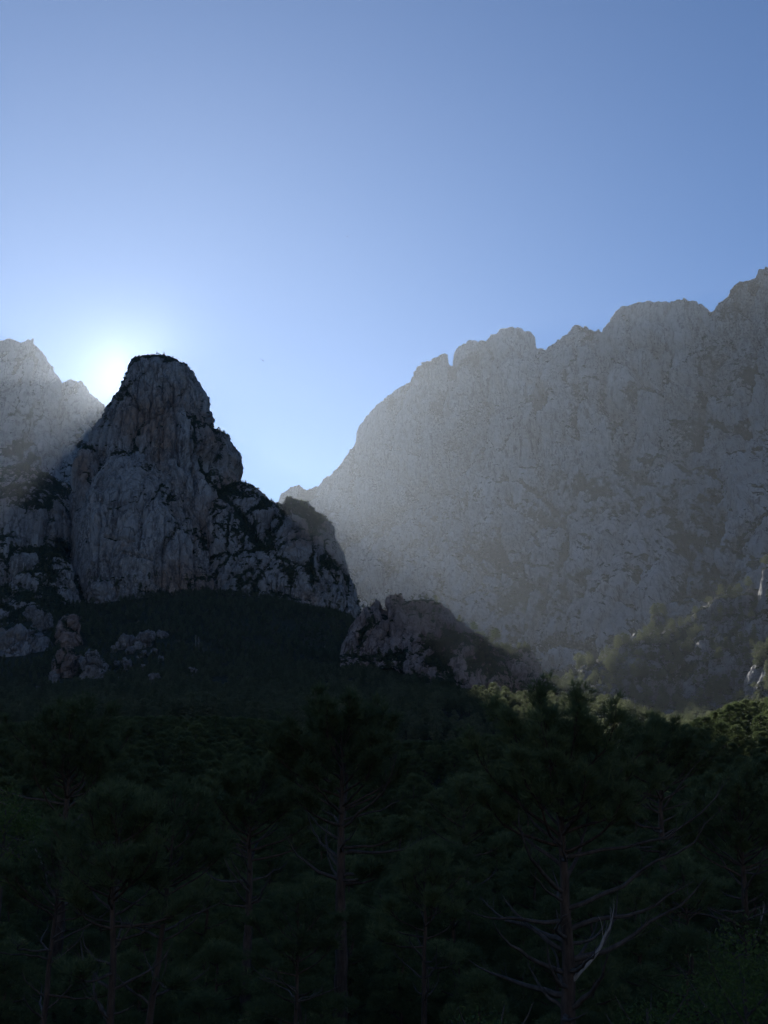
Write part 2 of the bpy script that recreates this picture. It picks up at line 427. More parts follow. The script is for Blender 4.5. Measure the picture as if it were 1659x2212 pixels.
def tower(levels, res, seed, s=1.0, nfront=0.72, expo=2.4, bottom_extra=0, **kw):
    """levels (py, xl, xr, centre distance, half depth): a closed rock body of rounded cross-section, top to bottom"""
    L = np.array(levels, float)
    # arc length along the face in metres to space the rings evenly
    cen = np.array([W((l[1] + l[2]) / 2, l[0], l[3]) for l in L])
    hw = (L[:, 2] - L[:, 1]) / 2 * L[:, 3] / FPX
    seg = np.hypot(np.diff(cen[:, 2]), np.maximum(np.abs(np.diff(hw)), np.abs(np.diff(L[:, 4]))) * 0.6)
    t = np.concatenate([[0], np.cumsum(seg)])
    nv = max(12, int(t[-1] / res)); tv = np.linspace(0, t[-1], nv)
    cx = np.interp(tv, t, cen[:, 0]); cyy = np.interp(tv, t, L[:, 3]); cz = np.interp(tv, t, cen[:, 2])
    w = np.interp(tv, t, hw); dp = np.interp(tv, t, L[:, 4])
    per = 2 * (w.max() + dp.max()) * 1.3
    nf = max(16, int(per * 0.55 / res)); nb = max(8, int(nf * (1 - nfront) / nfront * 0.5))
    th = np.concatenate([np.linspace(R(170), R(370), nf, endpoint=False), np.linspace(R(10), R(170), nb + 1)])
    c, sn = np.cos(th), np.sin(th)
    c = np.sign(c) * np.abs(c) ** (2 / expo); sn = np.sign(sn) * np.abs(sn) ** (2 / expo)
    G = np.zeros((len(th), nv + 6, 3))
    for j in range(6):           # cap
        f = j / 6.0
        G[:, j, 0] = cx[0] + w[0] * f * c; G[:, j, 1] = cyy[0] + dp[0] * f * sn; G[:, j, 2] = cz[0] + 0.06 * w[0] * (1 - f * f)
    G[:, 6:, 0] = cx[None] + w[None] * c[:, None]; G[:, 6:, 1] = cyy[None] + dp[None] * sn[:, None]; G[:, 6:, 2] = cz[None]
    fade = 0.22 + 0.78 * smooth(0, 1, np.maximum(np.arange(nv + 6) - 3, 0) / max(6.0, 0.09 * nv))
    D, n2, veg, warm = finish_body(G, kw.pop('lean', 0), s, seed, flip=True, fade=fade[None], **kw)
    D[-1] = D[0]
    return D, n2, veg, warm, True

def loft(rows, res, seed, s=1.0, xs=None, **kw):
    """rows of (px, py, dist) polylines from the back foot over the crest to the front foot"""
    allx = [p[0] for r in rows for p in r]; x0, x1 = min(r[0][0] for r in rows), max(r[-1][0] for r in rows)
    P = []
    crest = rows[1]
    wid = np.linalg.norm(W(*crest[-1]) - W(*crest[0]))
    nu = int(wid / res) + 2
    for r in rows:
        r = np.array(r, float)
        u = (r[:, 0] - r[0, 0]) / (r[-1, 0] - r[0, 0])
        uu = np.linspace(0, 1, nu)
        X = np.interp(uu, u, r[:, 0]); Y = np.interp(uu, u, r[:, 1]); Dn = np.interp(uu, u, r[:, 2])
        P.append(np.array([W(a, b, c) for a, b, c in zip(X, Y, Dn)]))
    P = np.array(P)            # rows, nu, 3
    out = [P[0]]
    for i in range(len(P) - 1):
        ln = np.median(np.linalg.norm(P[i + 1] - P[i], axis=-1))
        n = max(3, int(ln / (res * (4 if i == 0 else 1))))
        # catmull-rom between rows (linear at the crest so it stays sharp)
        p0 = P[i - 1] if i > 1 else P[i]; p3 = P[i + 2] if i + 2 < len(P) else P[i + 1]
        p1, p2 = P[i], P[i + 1]
        for k in range(1, n + 1):
            t = k / n
            m1 = (p2 - p0) * 0.5; m2 = (p3 - p1) * 0.5
            out.append((2 * t**3 - 3 * t**2 + 1) * p1 + (t**3 - 2 * t**2 + t) * m1 + (-2 * t**3 + 3 * t**2) * p2 + (t**3 - t**2) * m2)
    G = np.array(out).transpose(1, 0, 2)
    D, n2, veg, warm = finish_body(G, kw.pop('lean', 0), s, seed, flip=True, **kw)
    return D, n2, veg, warm, True

# --- the rock spire and what leans on it
SD = 1650
spire = tower([(790, 292, 376, SD, 34), (793, 284, 392, SD, 42), (803, 281, 406, SD, 48), (816, 279, 416, SD, 56), (842, 267, 430, SD, 62), (867, 243, 445, SD, 70),
               (896, 231, 451, SD, 80), (921, 223, 458, SD, 90), (938, 216, 478, SD, 96), (951, 210, 503, SD, 100), (981, 204, 519, SD, 110), (1010, 200, 524, SD, 120),
               (1035, 197, 516, SD, 125), (1052, 195, 528, SD, 130), (1100, 190, 545, SD, 145), (1200, 185, 575, SD, 170), (1330, 180, 600, SD, 190), (1480, 180, 620, SD, 200)],
              1.35, 11, 0.75, amp=0.95, elong=6.0, flute=2.0, veg0=0.0,
              grooves=[(418, 940, 455, 1010, 9, 9, .35), (455, 1010, 520, 1120, 12, 14, .6), (395, 850, 420, 940, 6, 6, .2), (300, 1000, 290, 960, 8, 10, .3), (352, 1010, 350, 890, 4, 4, 0.05), (330, 830, 322, 1000, 2.2, 6, .12), (374, 840, 382, 1010, 2.4, 7, .15), (303, 850, 285, 960, 2.2, 6, .12), (400, 880, 428, 1060, 2.6, 7, .2), (258, 880, 250, 1010, 2.4, 6, .15), (340, 900, 344, 1060, 2.0, 5, .1), (440, 880, 448, 960, 2.4, 6, .15)],
              warmspots=[(350, 930, 110, 130, .09), (290, 910, 45, 35, .28), (330, 870, 50, 40, .15), (470, 950, 35, 40, .22), (500, 1060, 35, 30, .2), (350, 980, 30, 60, .12), (510, 1020, 20, 30, .2)],
              vegspots=[(370, 780, 30, 8, .3), (330, 830, 25, 18, .12)])
apron = tower([(983, 262, 300, 1560, 14), (990, 240, 330, 1560, 30), (1005, 222, 350, 1560, 42), (1035, 208, 385, 1556, 55), (1080, 186, 420, 1550, 72), (1130, 172, 448, 1545, 86),
               (1190, 165, 480, 1540, 98), (1250, 163, 508, 1535, 108), (1300, 165, 530, 1532, 114), (1420, 170, 560, 1530, 120)],
              1.25, 23, 0.8, amp=0.55, elong=6.0, flute=2.4, veg0=-0.10, expo=2.2,
              grooves=[(355, 1020, 420, 1110, 5, 7, .5), (420, 1110, 505, 1240, 7, 8, .5), (330, 1100, 250, 1200, 3, 4, .15), (230, 1160, 290, 1170, 3, 6, .2), (270, 1195, 330, 1210, 3, 7, .1), (426, 1165, 428, 1285, 3.0, 7, .15), (356, 1120, 352, 1270, 2.0, 5, .08), (310, 1090, 300, 1190, 2.0, 5, .08), (390, 1150, 396, 1280, 2.0, 5, .1), (220, 1080, 205, 1270, 2.4, 6, .12), (265, 1050, 240, 1160, 2.0, 5, .1), (460, 1200, 470, 1290, 2.4, 5, .12)],
              warmspots=[(270, 1180, 40, 18, .22), (390, 1240, 50, 35, .22), (440, 1260, 40, 30, .22)],
              vegspots=[(380, 1060, 40, 25, .25), (250, 1250, 25, 15, .25)])
pillar = tower([(968, 184, 200, 1575, 8), (978, 172, 210, 1575, 20), (1000, 160, 216, 1575, 28), (1040, 152, 222, 1572, 34), (1080, 150, 230, 1570, 40), (1180, 155, 236, 1566, 44), (1320, 160, 250, 1560, 50)],
               1.3, 31, 0.6, amp=0.6, elong=2.4, veg0=-0.04, warmspots=[(180, 1010, 35, 45, .25)])
ridge = tower([(1050, 500, 535, 1600, 22), (1062, 470, 556, 1598, 42), (1076, 450, 582, 1594, 55), (1092, 440, 604, 1590, 66), (1130, 430, 640, 1585, 84), (1190, 430, 680, 1580, 100), (1260, 440, 720, 1570, 116), (1340, 440, 750, 1560, 130), (1440, 440, 770, 1550, 140)],
              1.35, 43, 0.75, amp=0.95, elong=1.9, flute=0.8, veg0=0.14,
              grooves=[(520, 1090, 600, 1230, 10, 10, .3), (590, 1110, 610, 1180, 7, 8, .3)])
shoulder = tower([(1083, 620, 632, 1500, 10), (1090, 616, 648, 1500, 20), (1098, 612, 662, 1500, 26), (1112, 606, 680, 1500, 34), (1128, 598, 708, 1498, 42), (1136, 592, 718, 1498, 48), (1160, 585, 724, 1496, 54),
                  (1184, 575, 730, 1494, 60), (1219, 565, 745, 1490, 68), (1250, 556, 756, 1486, 76), (1283, 550, 765, 1482, 82), (1330, 548, 776, 1480, 90), (1420, 548, 790, 1480, 96)],
                 1.25, 57, 0.7, amp=0.85, elong=1.9, flute=1.0, veg0=0.08,
                 warmspots=[(655, 1150, 40, 30, .15), (670, 1290, 25, 20, .25), (740, 1240, 25, 30, .15)], vegspots=[(600, 1200, 22, 40, .35), (690, 1110, 30, 14, .3)])
spur = tower([(1180, 560, 590, 1470, 10), (1200, 520, 620, 1470, 26), (1235, 500, 650, 1468, 40), (1275, 490, 690, 1466, 50), (1330, 480, 720, 1464, 58), (1400, 480, 740, 1460, 62)],
             1.3, 61, 0.6, amp=0.85, elong=1.6, flute=0.6, veg0=0.12)
block = tower([(867, 434, 447, 1640, 10), (871, 425, 450, 1640, 18), (904, 425, 453, 1640, 22), (940, 420, 462, 1640, 26)], 1.2, 63, 0.3, amp=0.7, expo=4, veg0=-0.1)
nose = tower([(978, 490, 516, 1640, 14), (990, 488, 522, 1640, 22), (1012, 486, 528, 1640, 26), (1020, 486, 521, 1640, 24), (1036, 480, 516, 1640, 24), (1070, 470, 530, 1640, 34)], 1.2, 65, 0.3, amp=0.8, expo=3, veg0=-0.08)
add_bodies('mountain_spire', [block, nose, spire, apron, pillar, ridge, shoulder, spur], M_SPIRE,
           'dark granite spire in shadow with the sun glowing behind its flat top', 'mountain')

dome = tower([(1052, 30, 80, 1540, 16), (1062, 0, 105, 1540, 34), (1078, -40, 126, 1540, 48), (1100, -80, 140, 1538, 60), (1150, -110, 152, 1534, 74), (1200, -130, 156, 1530, 84), (1290, -150, 160, 1526, 92), (1400, -150, 170, 1520, 100)],
             1.3, 71, 0.7, amp=0.7, elong=2.0, flute=1.0, veg0=0.02, vegspots=[(60, 1090, 60, 12, .35), (90, 1190, 70, 16, .5)])
dome2 = tower([(1163, -5, 20, 1450, 8), (1170, -30, 38, 1450, 20), (1190, -60, 46, 1450, 30), (1240, -80, 52, 1446, 40), (1320, -80, 56, 1440, 44)], 1.3, 73, 0.5, amp=0.7, elong=2.0, flute=1.0, veg0=0.0)
dome3 = tower([(1194, 45, 64, 1430, 8), (1199, 32, 76, 1430, 16), (1212, 25, 84, 1430, 22), (1232, 27, 84, 1430, 25), (1250, 34, 78, 1430, 22), (1280, 34, 82, 1430, 26)], 1.2, 79, 0.45, amp=0.6, elong=1.8, flute=1.4, veg0=-0.15)
low = tower([(1200, 92, 122, 1460, 10), (1215, 78, 145, 1456, 22), (1245, 60, 160, 1450, 40), (1290, 0, 175, 1440, 60), (1340, -100, 200, 1430, 80), (1420, -160, 240, 1400, 90)], 1.5, 83, 0.6, amp=1.0, elong=1.4, flute=0.5, veg0=0.18)
slope = loft([[(-300, 1300, 2100), (260, 1300, 2100)], [(-300, 1010, 1800), (0, 1010, 1780), (60, 1000, 1760), (120, 1040, 1740), (260, 1100, 1740)],
              [(-300, 1080, 1700), (60, 1080, 1660), (260, 1120, 1680)], [(-300, 1330, 1500), (0, 1330, 1500), (260, 1330, 1500)]],
             1.8, 89, 0.7, amp=0.8, elong=1.5, veg0=0.05)
add_bodies('mountain_foothill', [dome, dome2, dome3, low, slope], M_SPIRE, 'rounded granite domes and scrub left of the dark spire foot', 'hill')

# --- hazy peak at the left edge
PK = [(-420, 900), (-300, 800), (-200, 830), (-100, 790), (-30, 752), (0, 741), (22, 734), (50, 738), (72, 730), (80, 752), (92, 772), (108, 800), (122, 822), (130, 852), (138, 832), (150, 827), (172, 829), (186, 850), (200, 862), (214, 860), (226, 876), (245, 905), (300, 960), (380, 1020), (450, 1080)]
peak = loft([[(a, 1300, 3100) for a, b in (PK[0], PK[-1])], [(a, b, 2500) for a, b in PK],
             [(a, b + (1130 - b) * 0.35, 2430) for a, b in PK], [(a, b + (1130 - b) * 0.7, 2330) for a, b in PK], [(a, 1130 + 0.02 * a, 2200) for a, b in PK], [(a, 1330, 1950) for a, b in PK]],
            2.6, 97, 1.1, amp=0.85, elong=3.0, flute=0.9, veg0=0.03)
add_bodies('mountain_peak', [peak], M_WALL, 'pale hazy jagged peak left of the dark spire', 'mountain')

# --- long pale wall on the right
SK = [(470, 1150), (560, 1110), (597, 1086), (612, 1062), (628, 1055), (650, 1052), (664, 1056), (690, 1040), (715, 1015), (745, 975), (767, 945), (770, 930), (800, 895), (830, 860), (860, 840),
      (885, 822), (893, 795), (915, 775), (950, 761), (965, 763), (972, 788), (977, 772), (990, 752), (1015, 740), (1035, 741), (1060, 722), (1090, 715), (1118, 711), (1140, 720), (1152, 736), (1160, 752), (1175, 752),
      (1200, 742), (1230, 722), (1245, 702), (1262, 702), (1275, 708), (1282, 712), (1290, 708), (1300, 718), (1318, 700), (1345, 668), (1375, 658), (1430, 660), (1450, 656), (1478, 643), (1505, 655), (1535, 672),
      (1548, 655), (1565, 640), (1575, 618), (1610, 600), (1640, 580), (1660, 575), (1720, 560), (1800, 520), (1900, 540), (2050, 500), (2300, 520)]
SKD = lambda x: np.interp(x, [470, 600, 1000, 1300, 1660, 2300], [3700, 3600, 3050, 2800, 2450, 2000])
FT = lambda x: np.interp(x, [470, 700, 1000, 1150, 1300, 1500, 1660, 2300], [1330, 1400, 1470, 1500, 1480, 1450, 1400, 1350])
FD = lambda x: np.interp(x, [470, 700, 1000, 1300, 1660, 2300], [3200, 2750, 2150, 1800, 1500, 1200])
MID = lambda x: np.interp(x, [470, 700, 1000, 1150, 1300, 1500, 1660, 2300], [1200, 1180, 1060, 1010, 1000, 930, 880, 800])
def wrow(f, fd):
    return [(a, b + (MID(a) - b) * f, SKD(a) - fd * 150) for a, b in SK]
def frow(g):
    return [(a, MID(a) + (FT(a) - MID(a)) * g, SKD(a) - 150 + (FD(a) - SKD(a) + 150) * g) for a, b in SK]
def wlean(P):
    px, py = project(P)
    return (smooth(930, 1080, py + 0.12 * (px - 1200)) * smooth(850, 1150, px)).astype(np.float32)
def jag(L, step, a, seed):
    L = np.array(L, float); x = np.arange(L[0, 0], L[-1, 0], step); rr = np.random.RandomState(seed)
    x = np.unique(np.concatenate([x + rr.uniform(-.35, .35, len(x)) * step, L[:, 0]])); x.sort()
    y = np.interp(x, L[:, 0], L[:, 1]) + rr.uniform(-1, 1, len(x)) * a * (0.4 + rr.rand(len(x)))
    return list(zip(x, y))
SKJ = jag(SK, 7, 3.2, 5)
wall = loft([[(a, 1250, SKD(a) + 700) for a in (470, 2300)], [(a, b, SKD(a)) for a, b in SKJ], wrow(0.3, 0.25), wrow(0.65, 0.6), frow(0), frow(0.33), frow(0.66), frow(1.0)],
            2.2, 131, 1.25, amp=1.6, elong=2.8, flute=1.1, veg0=-0.03, lean=wlean, huge=1, mod=lambda P, px, py: 0.3 + 0.7 * smooth(0, 120, py - np.interp(px, [a for a, b in SK], [b for a, b in SK])),
            grooves=[(972, 770, 975, 900, 5, 25, .1), (1155, 745, 1180, 900, 10, 18, .1), (1290, 715, 1330, 900, 10, 18, .1), (1535, 672, 1440, 800, 14, 22, .15),
                    (1175, 850, 1168, 985, 7, 24, .25), (1330, 900, 1322, 1000, 8, 24, .3), (1060, 760, 1045, 960, 7, 22, .15), (900, 860, 890, 1080, 6, 18, .1), (1240, 760, 1262, 960, 7, 22, .15),
                    (1410, 700, 1425, 900, 8, 22, .15), (1500, 760, 1478, 930, 8, 24, .25), (1600, 720, 1585, 900, 8, 24, .25),
                    (1640, 880, 1500, 985, 7, 26, .35), (1500, 985, 1390, 1100, 7, 26, .35), (1390, 1100, 1300, 1290, 7, 26, .35), (1300, 1290, 1205, 1400, 7, 22, .35),
                    (1655, 1010, 1540, 1130, 7, 26, .35), (1540, 1130, 1470, 1290, 7, 26, .35), (1470, 1290, 1390, 1400, 7, 22, .3), (1370, 1060, 1330, 1230, 6, 22, .3),
                    (1440, 1160, 1400, 1300, 5, 18, .3), (1590, 1160, 1560, 1260, 6, 20, .3), (1250, 1110, 1180, 1300, 7, 22, .3), (1180, 1300, 1090, 1400, 6, 20, .3),
                    (1010, 1090, 1000, 1220, 6, 18, .25), (1100, 1080, 1060, 1240, 6, 20, .3), (1060, 1240, 960, 1360, 6, 18, .3), (930, 1130, 880, 1290, 6, 16, .2),
                    (1090, 1040, 1180, 1065, 7, 18, .4), (1180, 1065, 1330, 1075, 8, 18, .4), (1420, 1180, 1520, 1165, 7, 16, .35),
                    (1450, 1010, 1425, 1090, 12, -20, -.15), (1360, 1150, 1330, 1200, 16, -22, -.2), (1260, 1170, 1250, 1290, 14, -20, -.2), (1200, 990, 1190, 1020, 14, -24, -.3), (1480, 1230, 1430, 1340, 15, -22, -.2), (1100, 1120, 1085, 1170, 18, -22, -.2), (1640, 1040, 1630, 1110, 18, -26, -.3)],
            vegspots=[(1230, 1035, 70, 20, .26), (1160, 1090, 70, 16, .3), (1300, 1060, 40, 26, .22), (1500, 1170, 50, 22, .22), (1330, 860, 60, 25, .15), (1560, 1280, 80, 30, .22),
                      (1130, 1210, 60, 40, .2), (1400, 990, 90, 12, .15), (1250, 1210, 40, 40, .2), (1110, 1380, 60, 30, .2), (1330, 1430, 110, 25, .22), (1600, 900, 90, 16, .12)],
            warmspots=[(1390, 1270, 20, 15, .3), (1480, 1160, 40, 20, .12)])
add_bodies('mountain_wall', [wall], M_WALL, 'long pale granite wall veiled in backlit haze', 'mountain')

# --- unseen range added behind the viewpoint to bounce sunlight onto the shaded rock
def range_behind():
    a = np.linspace(R(100), R(260), 150); v = np.linspace(0, 1, 46)
    A, Vv = np.meshgrid(a, v, indexing='ij')
    P0 = np.stack([np.sin(A) * 9, np.cos(A) * 9, 0 * A], -1).reshape(-1, 3)
    top = 1030 + 190 * fbm(P0 * 0.35, 5, 301).reshape(A.shape)
    rad = 2900 - 1500 * Vv + 160 * fbm(P0 * 0.9 + Vv.reshape(-1, 1) * 3, 4, 302).reshape(A.shape)
    Z = top * (1 - Vv) ** 1.15 * (0.9 + 0.25 * fbm(P0 + Vv.reshape(-1, 1) * 4, 4, 303).reshape(A.shape)) - 40 * Vv
    G = np.stack([np.sin(A) * rad, np.cos(A) * rad, Z], -1)
    idx = np.arange(A.size).reshape(A.shape)
    Q = np.stack([idx[:-1, :-1], idx[1:, :-1], idx[1:, 1:], idx[:-1, 1:]], -1).reshape(-1, 4)
    veg = 0.15 + 0.35 * Vv.ravel() + 0.3 * fbm(G.reshape(-1, 3) / 200, 3, 304)
    me = make_mesh('bounce_range', G.reshape(-1, 3), Q, M_WALL, attrs={'veg': veg, 'warm': veg * 0, 'seam_shade': veg * 0})
    props(link('bounce_range', me), 'unseen granite range added to bounce sunlight across the valley', 'mountain', kind='structure')
range_behind()

# --- the central rocky knoll
KD = 1000
KS = [(735, 1420), (745, 1385), (762, 1352), (780, 1325), (797, 1307), (811, 1297), (820, 1302), (828, 1312), (836, 1288), (850, 1280), (862, 1276), (870, 1284), (874, 1298), (890, 1298), (916, 1301), (945, 1303), (974, 1313), (980, 1336), (1010, 1361), (1035, 1372), (1074, 1390), (1100, 1405)]
kn1 = loft([[(735, 1480, KD + 130), (1100, 1480, KD + 130)], [(a, b, KD) for a, b in KS], [(a + 2, b + (1402 - b) * 0.4, KD - 14) for a, b in KS],
            [(a, b + (1410 - b) * 0.9, KD - 26) for a, b in KS], [(a, 1450, KD - 60) for a, b in KS]],
           0.95, 151, 0.42, amp=0.75, elong=1.9, flute=1.0, veg0=-0.04,
           grooves=[(828, 1310, 836, 1370, 5, 5, .3), (905, 1310, 912, 1380, 4, 4, .2), (790, 1330, 775, 1390, 6, 5, .3)], vegspots=[(930, 1303, 30, 6, .5), (805, 1345, 14, 20, .3)])
kn2 = tower([(1384, 905, 945, 950, 8), (1392, 892, 985, 950, 14), (1400, 884, 1040, 950, 20), (1415, 878, 1075, 950, 26), (1440, 872, 1090, 948, 32), (1470, 868, 1105, 945, 38), (1510, 868, 1110, 940, 44)],
            0.9, 157, 0.4, amp=0.95, elong=1.7, flute=0.8, veg0=0.03, vegspots=[(950, 1420, 30, 14, .3), (1050, 1450, 40, 30, .3)])
kn3 = tower([(1404, 1118, 1140, 960, 6), (1412, 1106, 1150, 960, 12), (1430, 1090, 1157, 958, 18), (1452, 1080, 1170, 956, 24), (1500, 1060, 1200, 950, 30)], 0.9, 163, 0.35, amp=0.9, elong=1.6, veg0=0.08)
SLS = [(960, 1345), (1010, 1370), (1060, 1392), (1110, 1412), (1144, 1432), (1160, 1452), (1193, 1472), (1220, 1496), (1248, 1520), (1280, 1545)]
kn4 = loft([[(960, 1500, KD + 120), (1280, 1590, KD + 120)], [(a, b, KD - 10) for a, b in SLS], [(a - 10, b + 55, KD - 60) for a, b in SLS], [(a - 30, 1560, KD - 160) for a, b in SLS]],
           1.2, 167, 0.4, amp=0.6, elong=1.3, veg0=0.42)
add_bodies('rocky_hill', [kn1, kn2, kn3, kn4], M_KNOLL, 'reddish craggy knoll in front of the hazy pale wall', 'hill')

# --- wooded hillside at the right
HS = [(1190, 1500), (1230, 1470), (1270, 1450), (1320, 1412), (1366, 1388), (1420, 1380), (1457, 1365), (1500, 1335), (1534, 1315), (1604, 1285), (1645, 1268), (1720, 1230), (1850, 1190), (2050, 1150)]
HDD = lambda x: np.interp(x, [1190, 1400, 1660, 2050], [1000, 1050, 1020, 900])
hill = loft([[(1190, 1560, 1250), (2050, 1400, 1300)], [(a, b, HDD(a)) for a, b in HS], [(a, b + (1575 - b) * .45, HDD(a) - 90) for a, b in HS], [(a, b + (1575 - b) * .6, HDD(a) - 105) for a, b in HS],
             [(a, b + (1575 - b) * .85, HDD(a) - 150) for a, b in HS], [(a, 1600, HDD(a) - 260) for a, b in HS]],
            1.1, 173, 0.45, amp=1.25, elong=1.6, flute=0.9, veg0=-0.03,
            vegspots=[(1450, 1480, 50, 20, -.35), (1560, 1460, 40, 18, -.35), (1500, 1500, 50, 16, -.25), (1420, 1350, 25, 25, -.3), (1660, 1400, 20, 40, -.3), (1470, 1540, 30, 14, -.25)])
hcrag = tower([(1404, 1662, 1700, 860, 6), (1412, 1650, 1740, 860, 14), (1440, 1636, 1780, 858, 22), (1470, 1622, 1800, 855, 30), (1500, 1612, 1810, 850, 36), (1560, 1600, 1830, 845, 40)], 0.8, 179, 0.35, amp=0.8, elong=2.0, veg0=-0.05)
hspike = tower([(1230, 1654, 1672, 1000, 6), (1238, 1648, 1700, 1000, 12), (1254, 1646, 1720, 1000, 16), (1275, 1642, 1740, 998, 22), (1320, 1640, 1760, 990, 26)], 0.9, 181, 0.35, amp=0.7, elong=2.0, veg0=-0.1)
hnub = tower([(1331, 1412, 1428, 1120, 4), (1336, 1404, 1442, 1120, 9), (1350, 1398, 1452, 1120, 14), (1370, 1396, 1458, 1118, 18), (1400, 1390, 1462, 1115, 22)], 0.9, 191, 0.4, amp=0.7, elong=1.8, veg0=-0.1)
add_bodies('wooded_hill', [hill, hcrag, hspike, hnub], M_CRAG, 'rocky hillside with backlit pines below the pale wall', 'hill')

# ------------------------------------------------------------------ trees
class Geo:
    """collects tubes and triangles"""
    def __init__(s): s.V = []; s.Q = []; s.T = []; s.n = 0
    def add(s, V, Q=None, T=None):
        V = np.asarray(V, float).reshape(-1, 3)
        if Q is not None and len(Q): s.Q.append(np.asarray(Q, int) + s.n)
        if T is not None and len(T): s.T.append(np.asarray(T, int) + s.n)
        s.V.append(V); s.n += len(V)
    def tube(s, P, r, sides=5):
        P = np.asarray(P, float); r = np.asarray(r, float)
        d = np.gradient(P, axis=0); d /= np.linalg.norm(d, axis=1, keepdims=True) + 1e-9
        a = np.cross(d, np.array([0.31, 0.17, 0.93]) if abs(d[0, 2]) < 0.9 else np.array([1.0, 0.1, 0]))
        a /= np.linalg.norm(a, axis=1, keepdims=True) + 1e-9
        b = np.cross(d, a)
        th = np.arange(sides) * 2 * math.pi / sides
        V = P[:, None] + r[:, None, None] * (np.cos(th)[None, :, None] * a[:, None] + np.sin(th)[None, :, None] * b[:, None])
        idx = np.arange(len(P) * sides).reshape(len(P), sides)
        Q = np.stack([idx[:-1], np.roll(idx[:-1], -1, 1), np.roll(idx[1:], -1, 1), idx[1:]], -1).reshape(-1, 4)
        s.add(V, Q)
    def mesh(s, name, mat, shade=True):
        return make_mesh(name, np.concatenate(s.V), np.concatenate(s.Q) if s.Q else None, mat, T=np.concatenate(s.T) if s.T else None, shade=shade)

def needles(g, C, D, L, width, k, rng, spread=0.9):
    """k thin blades fanning from each centre C about direction D"""
    n = len(C)
    C = np.repeat(C, k, 0); D = np.repeat(D, k, 0)
    v = rng.normal(size=(n * k, 3)); v /= np.linalg.norm(v, axis=1, keepdims=True)
    dr = D * 0.95 + v * spread * 0.85; dr /= np.linalg.norm(dr, axis=1, keepdims=True)
    ln = L * rng.uniform(0.6, 1.1, (n * k, 1))
    side = np.cross(dr, rng.normal(size=(n * k, 3))); side /= np.linalg.norm(side, axis=1, keepdims=True)
    base = C + v * L * 0.12
    V = np.stack([base - side * width / 2, base + side * width / 2, base + dr * ln], 1).reshape(-1, 3)
    g.add(V, T=np.arange(n * k * 3).reshape(-1, 3))

def curve(p0, az, el, ln, n, rng, curl=0.35, wob=0.06):
    """a branch line starting at p0"""
    P = [np.array(p0, float)]; st = ln / n
    for i in range(n):
        f = i / n
        e = el + curl * f * f + rng.normal() * wob; az += rng.normal() * wob * 1.3
        P.append(P[-1] + st * np.array([math.cos(az) * math.cos(e), math.sin(az) * math.cos(e), math.sin(e)]))
    return np.array(P)

